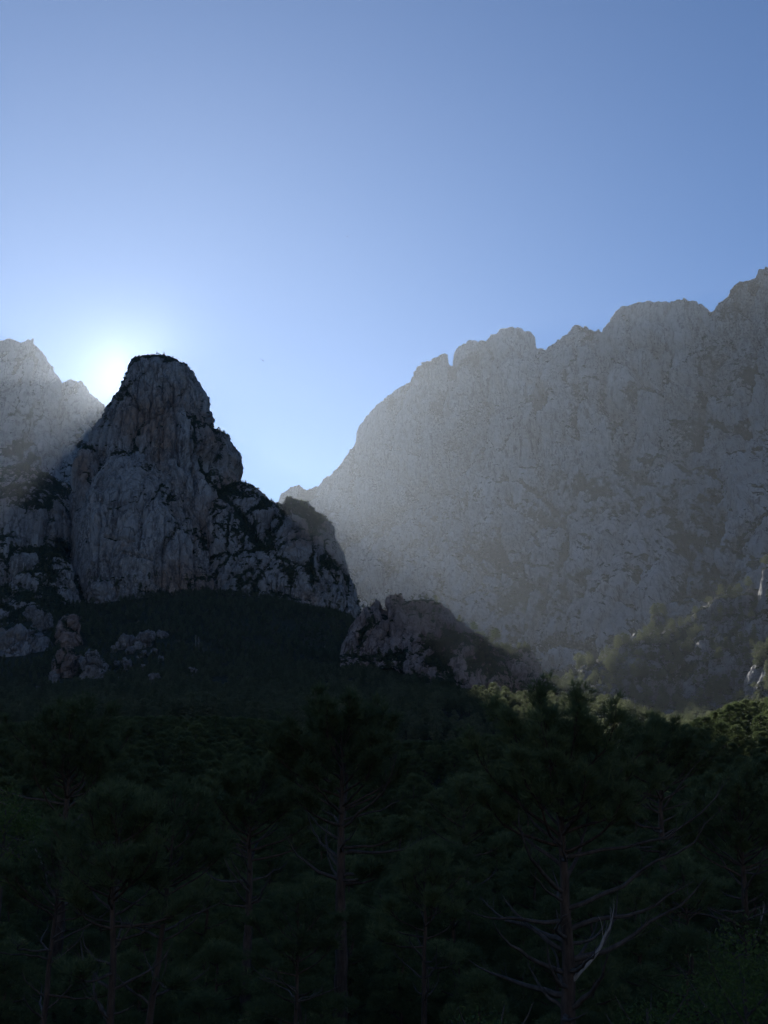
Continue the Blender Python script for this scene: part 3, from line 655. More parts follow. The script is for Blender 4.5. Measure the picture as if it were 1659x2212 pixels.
def hero_pine(seed, H, Rad, low, full, lean=(0, 0), r0=None, k=20, dens=1.0, tuft=0.27, whorl=0.5, wid=0.024, dome=2.4):
    """low: height fraction of the lowest (bare) limbs, full: where the needles start. Returns trunk, list of limbs, crown"""
    rng = np.random.RandomState(seed)
    r0 = r0 or H * 0.014
    nz = 26; t = np.linspace(0, 1, nz)
    wx = np.cumsum(rng.normal(size=nz)) * 0.02 * H / 12; wy = np.cumsum(rng.normal(size=nz)) * 0.02 * H / 12
    TP = np.stack([wx + lean[0] * t ** 1.3 * H, wy + lean[1] * t ** 1.3 * H, t * H], -1); TP[0] = (0, 0, -0.6)
    TR = r0 * (1 - t) ** 0.8 + 0.015
    trunk = Geo(); trunk.tube(TP, TR, 9)
    limbs = []; C = []; D = []
    crown = Geo()
    z = low * H
    def at(z): return np.array([np.interp(z, TP[:, 2], TP[:, i]) for i in range(3)])
    while z < H * 0.985:
        h = (z / H - low) / (1 - low); hf0 = z / H - full
        nl = rng.randint(3, 6) if hf0 > 0 else rng.randint(2, 5)
        a0 = rng.uniform(0, 6.28)
        for j in range(nl):
            hz = z + rng.uniform(-0.24, 0.24); az = a0 + j * 6.28 / nl + rng.normal() * 0.25
            hf = (hz / H - full) / (1 - full)     # <0: below the needles
            prof = (min(1, 0.62 + 0.9 * max(0, h)) * (1 - max(0, h) ** dome) ** 0.6)
            ln = Rad * prof * rng.uniform(0.75, 1.1)
            if ln < 0.25: ln = 0.25
            el = R(-4 + 58 * max(0, h) ** 1.4) + rng.normal() * 0.12
            dead = hf < 0 and rng.rand() < 0.75
            if dead: ln *= rng.uniform(0.5, 1.4); el = rng.uniform(0.0, 0.75)
            n = 9
            P = curve(at(hz), az, el, ln, n, rng, curl=rng.uniform(0.2, 1.1) if dead else 0.7, wob=0.13 if dead else 0.08)
            rr = np.interp(hz, TP[:, 2], TR) * 0.42 * (1 - np.linspace(0, 1, n + 1)) ** 0.8 * min(1.2, 0.35 + ln / Rad) + 0.006
            g = Geo(); g.tube(P, rr, 5)
            nb = int(ln / 0.24 * (0.5 if dead else dens)) + 1
            for b in range(nb):
                f = rng.uniform(0.25 if hf > 0.15 else (0.3 if dead else 0.5), 1.0)
                i = min(n - 1, int(f * n)); p = P[i] + (P[i + 1] - P[i]) * (f * n - i)
                d = P[i + 1] - P[i]; a2 = math.atan2(d[1], d[0]) + rng.choice([-1, 1]) * rng.uniform(0.4, 1.1)
                l2 = (0.25 + 0.38 * ln * (1 - f)) * rng.uniform(0.6, 1.2)
                Q = curve(p, a2, math.atan2(d[2], math.hypot(d[0], d[1])) + rng.uniform(-0.1, 0.35), l2, 4, rng, 0.5, 0.15)
                g.tube(Q, 0.012 * (1 - np.linspace(0, 1, 5) * 0.7), 3)
                if dead: continue
                C.append(Q[-1]); D.append(Q[-1] - Q[-2])
                if l2 > 0.35: C.append(Q[3]); D.append(Q[4] - Q[3])
                for s_ in range(1 + int(l2 / 0.3)):
                    ii = rng.randint(1, 4); a3 = a2 + rng.uniform(-1.2, 1.2)
                    tip = Q[ii] + np.array([math.cos(a3), math.sin(a3), rng.uniform(0.2, 1.0)]) * rng.uniform(0.12, 0.32)
                    crown.tube([Q[ii], tip], [0.007, 0.005], 3)
                    C.append(tip); D.append(tip - Q[ii])
            if not dead: C.append(P[-1]); D.append(P[-1] - P[-2])
            limbs.append((g, dead))
        z += whorl * rng.uniform(0.7, 1.2)
    C = np.array(C); D = np.array(D); D /= np.linalg.norm(D, axis=1, keepdims=True) + 1e-9
    D[:, 2] += 0.7; D /= np.linalg.norm(D, axis=1, keepdims=True)
    needles(crown, C, D, tuft, wid, k, rng)
    return trunk, limbs, crown

def small_pine(seed, H, Rad, base, nt, k, L, width, umbrella=0.0, limbs=10):
    """a pine for the middle distance: trunk with a few limbs; crown of needle tufts in uneven tiers"""
    rng = np.random.RandomState(seed)
    t = np.linspace(0, 1, 9)
    TP = np.stack([np.cumsum(rng.normal(size=9)) * 0.012 * H, np.cumsum(rng.normal(size=9)) * 0.012 * H, t * H * 0.97], -1); TP[0] = (0, 0, -0.8)
    tr = Geo(); tr.tube(TP, H * 0.016 * (1 - t) ** 0.7 + 0.02, 5)
    lobes = []
    nlob = 16
    for i in range(nlob):
        h = (i + rng.uniform(0, 1)) / nlob
        prof = (1 - h ** (1.6 + 2 * umbrella)) ** 0.7 * (0.55 + 0.45 * min(1, h * 3 + 0.3))
        az = i * 2.4 + rng.uniform(-0.5, 0.5); rad = Rad * prof * rng.uniform(0.35, 0.85)
        c = np.array([math.cos(az) * rad, math.sin(az) * rad, H * (base + (1 - base) * h * 0.93)]); c[:2] += TP[6, :2]
        lobes.append((c, Rad * rng.uniform(0.28, 0.46) * (1.0 - 0.35 * h)))
        if i < limbs:
            z0 = max(0.1, c[2] - rad * 0.35); p0 = np.array([np.interp(z0, TP[:, 2], TP[:, 0]), np.interp(z0, TP[:, 2], TP[:, 1]), z0])
            tr.tube([p0, (p0 + c) / 2 + (0, 0, -0.05 * rad), c], [H * 0.006, H * 0.004, H * 0.002], 4)
    lobes.append((np.array([TP[8, 0], TP[8, 1], H * 0.95]), Rad * 0.3))
    w = np.array([r ** 2 for _, r in lobes]); pick = rng.choice(len(lobes), nt, p=w / w.sum())
    v = rng.normal(size=(nt, 3)); v[:, 2] = np.abs(v[:, 2]) * 1.0 - 0.25; v /= np.linalg.norm(v, axis=1, keepdims=True)
    C = np.array([lobes[i][0] for i in pick]) + v * np.array([lobes[i][1] for i in pick])[:, None] * rng.uniform(0.55, 1.08, (nt, 1)) * np.array([1, 1, 0.72])
    D = v + np.array([0, 0, 0.6]); D /= np.linalg.norm(D, axis=1, keepdims=True)
    cr = Geo(); needles(cr, C, D, L, width, k, rng, 0.8)
    return tr, cr

def broad_crown(seed, H, Rad, n, size):
    rng = np.random.RandomState(seed)
    tr = Geo(); tr.tube([(0, 0, -0.5), (0.1, 0, H * 0.3), (0, 0.1, H * 0.8)], [0.12, 0.09, 0.03], 6)
    for i in range(14):
        az = i * 2.4; z = H * (0.2 + 0.5 * i / 14)
        tr.tube(curve((0, 0, z), az, 0.8, Rad * 0.9, 5, rng), np.linspace(0.04, 0.008, 6), 4)
    C = []
    for i in range(22):
        h = rng.uniform(0, 1); az = rng.uniform(0, 6.28); r = Rad * math.sqrt(max(0.05, 1 - (2 * h - 0.9) ** 2)) * rng.uniform(0.3, 0.8)
        C.append((math.cos(az) * r, math.sin(az) * r, H * (0.22 + 0.7 * h), Rad * rng.uniform(0.25, 0.42)))
    C = np.array(C); p = rng.randint(0, len(C), n)
    v = rng.normal(size=(n, 3)); v /= np.linalg.norm(v, axis=1, keepdims=True)
    P = C[p, :3] + v * C[p, 3:4] * rng.uniform(0.6, 1.1, (n, 1))
    a = rng.normal(size=(n, 3)); a /= np.linalg.norm(a, axis=1, keepdims=True)
    b = np.cross(a, v); b /= np.linalg.norm(b, axis=1, keepdims=True)
    s = size * rng.uniform(0.6, 1.2, (n, 1))
    V = np.stack([P - a * s, P - b * s * 0.5, P + a * s, P + b * s * 0.5], 1).reshape(-1, 3)
    cr = Geo(); cr.add(V, Q=np.arange(n * 4).reshape(-1, 4))
    return tr, cr

def empty(name, loc, rz=0.0, scale=1.0):
    o = link(name, None, loc=loc); o.rotation_euler = (0, 0, rz); o.scale = (scale,) * 3
    return o

def gz(x, y): return float(ground_z([x], [y])[0])

# --- the large pines close to the camera, each built by itself
def place_hero(px, top, d, seed, Rad, lowpy, fullpy, label, lean=(0, 0), rz=0.0, group='large dark pines close by', name='pine_tree', **kw):
    x = W(px, top, d)[0]; g0 = gz(x, d); zt = W(px, top, d)[2]; H = zt - g0
    low = (W(px, lowpy, d)[2] - g0) / H; full = (W(px, fullpy, d)[2] - g0) / H
    tr, limbs, cr = hero_pine(seed, H, Rad, low, full, lean, **kw)
    e = empty(name, (x - lean[0] * H * 0.6, d, g0), 0)
    link('trunk', tr.mesh('pine_trunk', M_BARK), e)
    link('crown', cr.mesh('pine_crown', M_NEEDLE, shade=False), e)
    rng = random.Random(seed)
    for g, dead in limbs:
        m = M_BARK if not dead else (M_DEAD if rng.random() < 0.03 else M_TWIG)
        b = link('branch', g.mesh('pine_branch', m), e)
        if m is M_DEAD: b['label'] = 'bleached bare branch'
    props(e, label, 'pine tree', group)
    return e, H

HERO = []
HERO.append(place_hero(1210, 1612, 35, 3, 4.0, 2190, 1850, 'largest dark pine with long bare sweeping lower branches, right of centre', r0=0.30, dens=1.35, k=20, dome=5.0, whorl=0.46))
HERO.append(place_hero(736, 1572, 47, 8, 3.9, 1910, 1770, 'broad dark pine with a thick trunk and bare whorled branches, left of the largest pine', r0=0.34, dome=3.6, dens=1.3, k=20, tuft=0.30, wid=0.03))
HERO.append(place_hero(262, 1738, 27, 14, 2.1, 2190, 1985, 'dark pine at lower left whose trunk stands left of a leaning twin', lean=(-0.02, 0), r0=0.14, dens=1.4, k=20, tuft=0.24, wid=0.02))
HERO.append(place_hero(350, 1748, 29, 21, 2.1, 2160, 1960, 'dark pine at lower left leaning right, twin of the upright one', lean=(0.10, 0), r0=0.13, dens=1.4, k=20, tuft=0.24, wid=0.02))

def copy_hero(i, px, top, d, rz, label, group='large dark pines close by'):
    src, H0 = HERO[i]
    x = W(px, top, d)[0]; g0 = gz(x, d); H = W(px, top, d)[2] - g0
    c = src.copy(); sc.collection.objects.link(c); c.location = (x, d, g0); c.rotation_euler = (0, 0, rz); s = H / H0; c.scale = (s, s, s)
    for ch in src.children:
        k = ch.copy(); sc.collection.objects.link(k); k.parent = c
    c['label'] = label; c['group'] = group
    return c
for a in [(1, 545, 1690, 58, 2.1, 'dark pine with a straight trunk between the broad pine and the lower left twins'),
          (3, 95, 1830, 31, 1.2, 'dark pine crown at the left edge below the bright green tree'),
          (2, 905, 1850, 41, 2.6, 'low dark pine filling the gap between the two tallest pines'),
          (0, 1590, 1735, 62, 0.7, 'dark pine with a rounded top near the right edge'),
          (1, 1420, 1600, 84, 4.0, 'dark pine behind the right shoulder of the largest pine'),
          (3, 620, 1960, 33, 5.1, 'small dark pine at the bottom left of the broad pine trunk'),
          (0, 150, 1583, 84, 3.3, 'tall dark pine with bare lower trunk above the bright green tree'),
          (2, 1010, 1700, 74, 0.4, 'dark pine rising between the two tallest pines from further back'),
          (3, 1500, 1880, 46, 3.9, 'dark pine above the green leafy shrubs at lower right')]:
    copy_hero(*a)

# --- broadleaved trees
def broad(px, top, d, H, Rad, n, size, label, seed, rz=0):
    p = W(px, top, d); g0 = p[2] - H
    tr, cr = broad_crown(seed, H, Rad, n, size)
    e = empty('leafy_tree', (p[0], d, g0), rz)
    link('trunk', tr.mesh('leafy_trunk', M_TWIG), e); link('crown', cr.mesh('leafy_crown', M_BROAD, shade=False), e)
    props(e, label, 'tree')
broad(15, 1690, 62, 6.5, 2.4, 5200, 0.075, 'bright green leafy tree among dark pines at the left edge', 5)
broad(262, 1700, 75, 6.0, 1.7, 2200, 0.08, 'small dull green leafy tree between dark pines left of centre', 6)
broad(1600, 1990, 34, 7.0, 3.2, 9000, 0.06, 'dark green leafy tree in the bottom right corner', 9)
broad(1060, 2165, 22, 2.6, 1.3, 2600, 0.04, 'rounded leafy bush at the bottom edge left of the largest trunk', 10)
broad(1395, 2080, 30, 5.0, 1.8, 3600, 0.05, 'low leafy tree between the largest trunk and the bottom right corner', 12)

def ground_hit(px, py, d0=450, d1=1650):
    dd = np.linspace(d0, d1, 400); P = np.array([W(px, py, d) for d in dd])
    g = ground_z(P[:, 0], P[:, 1]); b = np.nonzero(P[:, 2] < g)[0]
    return float(dd[b[0]]) if len(b) else 1300.0

# --- crags, boulders and snags standing out of the wood
def make_crag(name, x0, x1, yt, yb, seed, label, group, cat='rock', s=0.3, taper=0.62, mat=None, skew=0.0, dist=None):
    xm = (x0 + x1) / 2
    d = dist or ground_hit(xm, yb)
    w = (x1 - x0) / 2; h = yb - yt
    rr = np.random.RandomState(seed)
    lv = [(yt - 0.5, xm - w * taper * 0.55 + skew * w, xm + w * taper * 0.55 + skew * w), (yt + 0.06 * h, xm - w * taper * 0.9 + skew * w, xm + w * taper * 0.85 + skew * w),
          (yt + 0.3 * h, xm - w * rr.uniform(0.75, 0.98), xm + w * rr.uniform(0.75, 0.98)), (yt + 0.6 * h, xm - w * rr.uniform(0.85, 1.05), xm + w * rr.uniform(0.85, 1.05)),
          (yb, xm - w, xm + w), (yb + 0.35 * h + 6, xm - w * 1.05, xm + w * 1.05)]
    wm = w * d / FPX
    L = [(a, b, c, d + wm * 0.3, wm * k) for (a, b, c), k in zip(lv, (0.35, 0.6, 0.75, 0.85, 0.95, 1.0))]
    T = tower(L, max(0.4, wm / 24), seed, max(0.1, wm / 30), amp=1.5, elong=1.5, flute=1.2, veg0=-0.02, expo=3.6)
    D, n2, veg, warm, fl = T
    c = D.reshape(-1, 3).mean(0); c[2] = D[..., 2].min()
    a, b = D.shape[:2]; idx = np.arange(a * b).reshape(a, b)
    Q = np.stack([idx[:-1, :-1], idx[1:, :-1], idx[1:, 1:], idx[:-1, 1:]], -1).reshape(-1, 4)[:, ::-1]
    me = make_mesh(name, D.reshape(-1, 3) - c, Q, mat or M_CRAG, attrs={'veg': veg, 'warm': warm[:, 0], 'seam_shade': warm[:, 1]})
    return props(link(name, me, loc=c), label, cat, group)

CR = [('rock_outcrop', 15, 41, 1305, 1338, 'small pale crag at the left edge above the streaked cliff band', 0.6),
      ('rock_outcrop', 52, 76, 1309, 1342, 'narrow split crag between the small edge crag and the squarish one', 0.6),
      ('rock_outcrop', 72, 106, 1320, 1366, 'squarish tall crag above the right end of the cliff band', 0.85),
      ('cliff_band', -40, 96, 1358, 1410, 'long low cliff with vertical streaks at the left edge of the dark wood', 0.95),
      ('rock_outcrop', 134, 186, 1326, 1394, 'broad shouldered reddish crag, highest of the three in a column', 0.7),
      ('rock_outcrop', 116, 168, 1397, 1462, 'bulging pale crag below the reddish shouldered crag', 0.6),
      ('rock_outcrop', 103, 126, 1450, 1478, 'small footing crag at the lower left of the bulging crag', 0.5),
      ('rock_outcrop', 176, 228, 1404, 1464, 'pale crag with a sloping top right of the bulging crag', 0.5),
      ('rock_outcrop', 202, 258, 1262, 1300, 'low double crag at the edge of the wood below the spire slab', 0.75)]
BO = [(250, 288, 1375, 1400, 'largest rounded boulder at the top of the boulder patch'), (292, 334, 1369, 1399, 'cracked boulder group top at the right of the boulder patch'),
      (268, 290, 1399, 1413, 'small pale boulder under the largest rounded one'), (299, 322, 1405, 1420, 'flat boulder in the middle of the boulder patch'),
      (263, 290, 1424, 1447, 'pointed boulder in the lower middle of the boulder patch'), (300, 314, 1436, 1448, 'tiny boulder right of the pointed one'),
      (322, 350, 1455, 1474, 'low pale boulder at the bottom right of the boulder patch'), (237, 252, 1395, 1410, 'small boulder at the left rim of the boulder patch'),
      (326, 340, 1400, 1414, 'small boulder below the cracked one'), (244, 258, 1428, 1444, 'small boulder left of the pointed one'),
      (342, 356, 1418, 1430, 'small boulder on the far right rim of the boulder patch'), (40, 50, 1483, 1496, 'tiny pale rock low at the left edge of the wood'),
      (78, 92, 1482, 1492, 'tiny flat rock right of the low edge rock'), (250, 258, 1463, 1470, 'tiny bright rock below the boulder patch'),
      (232, 241, 1476, 1485, 'tiny slanting rock lowest under the boulder patch'), (405, 428, 1443, 1460, 'faint grey rock right of the boulder patch'),
      (340, 366, 1364, 1380, 'faint grey rock above the right rim of the boulder patch')]
KEEPOUT = []
for i, (nm, x0, x1, yt, yb, lab, tp) in enumerate(CR):
    make_crag(nm, x0, x1, yt, yb, 300 + i, lab, 'crags in the dark wood', 'crag', 0.34, tp, mat=M_KNOLL if 'reddish' in lab else M_CRAG)
    KEEPOUT.append((x0, x1, yt, yb, ground_hit((x0 + x1) / 2, yb)))
for i, (x0, x1, yt, yb, lab) in enumerate(BO):
    make_crag('boulder', x0, x1, yt, yb, 340 + i, lab, 'boulders in the dark wood', 'boulder', 0.2, 0.7)
    KEEPOUT.append((x0, x1, yt, yb, ground_hit((x0 + x1) / 2, yb)))

def snag(px, yt, yb, seed, label):
    d = ground_hit(px, yb + 4) - 6; p = W(px, yb + 4, d); H = W(px, yt, d)[2] - p[2]
    rng = np.random.RandomState(seed)
    g = Geo(); P = curve((0, 0, -0.5), rng.uniform(0, 6), 1.53, H + 0.5, 8, rng, 0.0, 0.03); g.tube(P, np.linspace(0.34, 0.08, 9), 6)
    e = empty('dead_tree', (p[0], d, p[2])); link('trunk', g.mesh('dead_trunk', M_DEAD), e)
    for k in range(4):
        b = Geo(); b.tube(curve(P[4 + k], rng.uniform(0, 6), 0.9, H * 0.16, 4, rng), np.linspace(0.09, 0.03, 5), 4); link('branch', b.mesh('dead_branch', M_DEAD), e)
    props(e, label, 'dead tree', 'bleached dead trees')
snag(423, 1371, 1400, 1, 'bleached dead trunk on the dark slope, left one of the pair')
snag(430, 1374, 1404, 2, 'bleached dead trunk on the dark slope, right one of the pair')

# --- birds
def bird(px, py, d, span, az, label):
    g = Geo(); s = span / 2
    prof = [(-0.62, 0.02), (-0.45, 0.07), (-0.2, 0.13), (0.1, 0.14), (0.3, 0.10), (0.42, 0.09), (0.5, 0.04), (0.56, 0.01)]
    g.tube([(x * s * 1.1, 0, 0) for x, r in prof], [r * s for x, r in prof], 8)
    for sd in (-1, 1):
        A = [(0.18, 0.08), (0.30, 0.45), (0.05, 1.0), (-0.02, 0.5), (-0.14, 0.08)]; z = [0.05, 0.2, 0.1, 0.18, 0.05]
        top = [(a * s, sd * b * s, zz * s + 0.012) for (a, b), zz in zip(A, z)]; bot = [(a * s, sd * b * s, zz * s - 0.012) for (a, b), zz in zip(A, z)]
        g.add(top + bot, Q=[(0, 1, 3, 4), (9, 8, 6, 5), (0, 5, 6, 1), (1, 6, 7, 2), (2, 7, 8, 3), (3, 8, 9, 4)], T=[(1, 2, 3), (8, 7, 6)])
    g.add([(-0.55 * s, 0.03 * s, 0), (-0.55 * s, -0.03 * s, 0), (-0.85 * s, -0.14 * s, 0), (-0.85 * s, 0.14 * s, 0), (-0.55 * s, 0, 0.02)], Q=[(0, 1, 2, 3)], T=[(0, 3, 4), (1, 4, 2)])
    p = W(px, py, d)
    o = link('bird', g.mesh('bird', M_BIRD), loc=p); o.rotation_euler = (0.5, 0.1, az)
    props(o, label, 'bird', 'birds in the sky')
m, t, b = new_mat('dark_feathers'); b.inputs['Base Color'].default_value = (0.03, 0.028, 0.025, 1); b.inputs['Roughness'].default_value = 0.8
t.links.new(mixc(t, ramp(t, noise_tex(t, mapped(t, (1, 1, 1)), 8, 3), [(0.4, 0), (0.6, 1)]), (0.02, 0.018, 0.016), (0.05, 0.045, 0.04)), b.inputs['Base Color'])
M_BIRD = m
bird(750, 511, 150, 0.42, 0.6, 'lone dark bird high in the middle of the sky')
bird(568, 779, 170, 0.40, 2.2, 'dark bird right of the spire, lower and darker of the close pair')
bird(563, 775.5, 190, 0.36, 1.1, 'faint bird right of the spire, upper one of the close pair')

# --- shared pines of the middle distance
def mesh_pair(a, n1, n2, m2): return a[0].mesh(n1, M_BARK), a[1].mesh(n2, m2, shade=False)
MID = [mesh_pair(small_pine(100 + i, 10, (2.5, 2.9, 2.3, 3.2)[i], (0.42, 0.38, 0.45, 0.5)[i], 1300, 9, 0.36, 0.075, (0, 0.3, 0, 1.0)[i]), 'pine_trunk_slim', 'pine_crown_tiered', M_NEEDLE) for i in range(4)]
NEAR = [mesh_pair(small_pine(150 + i, 10, (2.7, 3.1)[i], (0.36, 0.42)[i], 3600, 11, 0.24, 0.026, (0, 0.6)[i], 16), 'pine_trunk_slim', 'pine_crown_tiered', M_NEEDLE) for i in range(2)]
FAR = [mesh_pair(small_pine(200 + i, 8, (2.2, 2.5, 2.9)[i], (0.3, 0.35, 0.5)[i], 520, 5, 0.42, 0.15, (0, 0.4, 1.0)[i], 6), 'pine_trunk_far', 'pine_crown_far', M_NEEDLE_FAR) for i in range(3)]

rs = np.random.RandomState(77)
cand = []
y = 40.0
while y < 1480:
    sp = 4.3 if y < 320 else 5.2
    xs = np.arange(-(y * 0.36 + 22), y * 0.36 + 22, sp)
    xs = xs + rs.uniform(-0.45, 0.45, len(xs)) * sp; ys = y + rs.uniform(-0.45, 0.45, len(xs)) * sp
    cand.append(np.stack([xs, ys], -1)); y += sp
cand = np.concatenate(cand)
pn = fbm(np.stack([cand[:, 0] / 45, cand[:, 1] / 45, 0 * cand[:, 0]], -1), 3, 12)
cand = cand[(rs.rand(len(cand)) < 0.95) & ((cand[:, 1] < 300) | (pn < 0.45))]
cz = ground_z(cand[:, 0], cand[:, 1])
qx, qy = project(np.stack([cand[:, 0], cand[:, 1], cz + 3], -1))
out_ = np.zeros(len(cand), bool)
for (a0, a1, b0, b1, dk) in KEEPOUT:
    out_ |= (qx > a0 - 1) & (qx < a1 + 1) & (qy > b0) & (cand[:, 1] > dk - 42 - (b1 - b0) * 0.3) & (cand[:, 1] < dk + 10)
cand = cand[~out_]; cz = cz[~out_]
h = rs.uniform(6.2, 10.5, len(cand)) * np.where(cand[:, 1] < 320, 1.05, np.where(cand[:, 1] < 800, 0.95, 0.72))
h *= rs.uniform(0.62, 1.28, len(cand))
h *= 1 + 0.25 * perlin(np.stack([cand[:, 0] / 40, cand[:, 1] / 40, cz * 0], -1), 9)
TLX = [-60, 150, 300, 520, 620, 760, 860, 960, 1030, 1080, 1150, 1300, 1400, 1480, 1580, 1660, 1760]
TLY = [1562, 1560, 1545, 1548, 1560, 1575, 1600, 1600, 1585, 1585, 1600, 1590, 1560, 1562, 1516, 1505, 1495]
tpx, tpy = project(np.stack([cand[:, 0], cand[:, 1], cz + h], -1))
lim = np.interp(tpx, TLX, TLY); lim = np.where(cand[:, 1] < 70, 1800 + (70 - cand[:, 1]) * 9 + rs.uniform(-60, 60, len(cand)), lim)
over = (cand[:, 1] < 420) & (tpy < lim)
zl = np.array([W(a, b, c)[2] for a, b, c in zip(tpx[over], lim[over], cand[over, 1])]) - cz[over]
h[over] = zl * rs.uniform(0.86, 1.0, over.sum()); drop = h < 3.2
cand, cz, h = cand[~drop], cz[~drop], h[~drop]
# keep only those the frame can see: top above what nearer crowns and ground already hide
order = np.argsort(cand[:, 1])
hor = np.full(2400, 2300.0); keep = np.zeros(len(cand), bool)
tops = project(np.stack([cand[:, 0], cand[:, 1], cz + h], -1)); bots = project(np.stack([cand[:, 0], cand[:, 1], cz + h * 0.55], -1))
for i in order:
    X = tops[0][i]; wpx = 2.2 / cand[i, 1] * FPX
    a, b = int(X - wpx + 370), int(X + wpx + 370) + 1
    if b <= 0 or a >= 2400: continue
    a = max(a, 0); b = min(b, 2400)
    cur = np.median(hor[a:b])
    if tops[1][i] < cur + 22 * 60 / cand[i, 1]:
        keep[i] = True
    hor[a:b] = np.minimum(hor[a:b], bots[1][i])
gx, gy, ghz = cand[keep, 0], cand[keep, 1], h[keep]; gzz = cz[keep]
pxk, pyk = tops[0][keep], tops[1][keep]
inframe = (pxk > -25) & (pxk < 1684) & (pyk < 2230)
print('forest trees', len(gx), 'in frame', inframe.sum())

FOREST = []     # x, y, z, height, kind
# pines on the wooded hillside, the knoll and the mountain ledges
def scatter_on(name, count, vmin, rng, upmin=0.15, cond=None, jitter=1.0):
    out = []
    for P, n, v in SURF[name]:
        px, py = project(P)
        ok = (v > vmin) & (n[:, 2] > upmin) & (px > -60) & (px < 1720) & ((P * n).sum(1) < 0)
        if cond is not None: ok &= cond(px, py, P)
        out.append(np.nonzero(ok)[0])
    tot = sum(len(o) for o in out)
    res = []
    for (P, n, v), o in zip(SURF[name], out):
        k = int(round(count * len(o) / max(1, tot)))
        if k: res.append(P[rng.choice(o, min(k, len(o)), replace=False)])
    return np.concatenate(res) if res else np.zeros((0, 3))

def single_pine(name, kind, i, loc, hgt, rz, label, group):
    """a pine made of its own empty, trunk and crown (meshes shared)"""
    tm, cm = {'mid': MID, 'near': NEAR, 'far': FAR}[kind][i]
    e = empty(name, loc, rz, hgt / (8.0 if kind == 'far' else 10.0))
    link('trunk', tm, e); link('crown', cm, e)
    return props(e, label, 'pine tree', group)

# individuals: the ones that show largest
score = ghz / gy * inframe
sel = np.argsort(-score)[:265]
chosen = np.zeros(len(gx), bool); chosen[sel] = True
for i in sel:
    X, Y, d = pxk[i], pyk[i], gy[i]
    if X > 1440 and d > 215: L, G = 'pine on the sunlit low ridge at the right edge', 'pines on the sunlit ridge at the right edge'
    elif X > 1280: L, G = 'shaded pine in the dark wood right of the largest pine', 'shaded pines right of the largest pine'
    elif X > 800: L, G = 'shaded pine in the dark hollow between the two tallest pines', 'shaded pines in the hollow'
    elif X > 420: L, G = 'shaded pine in the dark wood behind the broad pine', 'shaded pines behind the broad pine'
    else: L, G = 'shaded pine in the dark wood at the left below the spire', 'shaded pines at the left'
    near_ = gy[i] < 115
    single_pine('pine_tree', 'near' if near_ else 'mid', rs.randint(0, 2 if near_ else 4), (gx[i], gy[i], gzz[i]), ghz[i], rs.uniform(0, 6.28), L, G)

# crest pines that stand alone against the light
def nearest(name, px, py):
    best = None
    for P, n, v in SURF[name]:
        X, Y = project(P); d = (X - px) ** 2 + (Y - py) ** 2 + 0.00002 * P[:, 1] ** 2
        j = np.argmin(d)
        if best is None or d[j] < best[0]: best = (d[j], P[j])
    return best[1]
for name, px, py, hgt, label in [
        ('mountain_spire', 458, 932, 8, 'tiny pine on the right flank of the spire, highest of its row'),
        ('mountain_spire', 472, 938, 11, 'tallest tiny pine on the right flank of the spire against the sky'),
        ('mountain_spire', 482, 944, 10, 'round topped tiny pine second from the lowest on the spire flank'),
        ('mountain_spire', 491, 948, 8, 'lowest tiny pine of the row on the spire flank'),
        ('mountain_spire', 521, 1046, 6, 'lone tiny pine in the notch below the spire overhang'),
        ('mountain_spire', 652, 1100, 10, 'hazy pine nearest the pinnacle on the spire shoulder crest'),
        ('mountain_spire', 662, 1106, 11, 'second hazy pine from the pinnacle on the shoulder crest'),
        ('mountain_spire', 671, 1112, 10, 'third hazy pine from the pinnacle on the shoulder crest'),
        ('mountain_spire', 681, 1120, 9, 'hazy pine furthest down the shoulder crest'),
        ('rocky_hill', 1025, 1374, 12, 'sunlit pine on the knoll crest, the one nearer its cliff'),
        ('rocky_hill', 1072, 1396, 15, 'tallest sunlit pine on the right end of the knoll crest'),
        ('rocky_hill', 1185, 1475, 7, 'small pine low on the right slope of the knoll')]:
    p = nearest(name, px, py)
    single_pine('pine_tree', 'mid', 3, (p[0], p[1], p[2] - 0.6), hgt, rs.uniform(0, 6.28), label, 'pines alone on the crests')

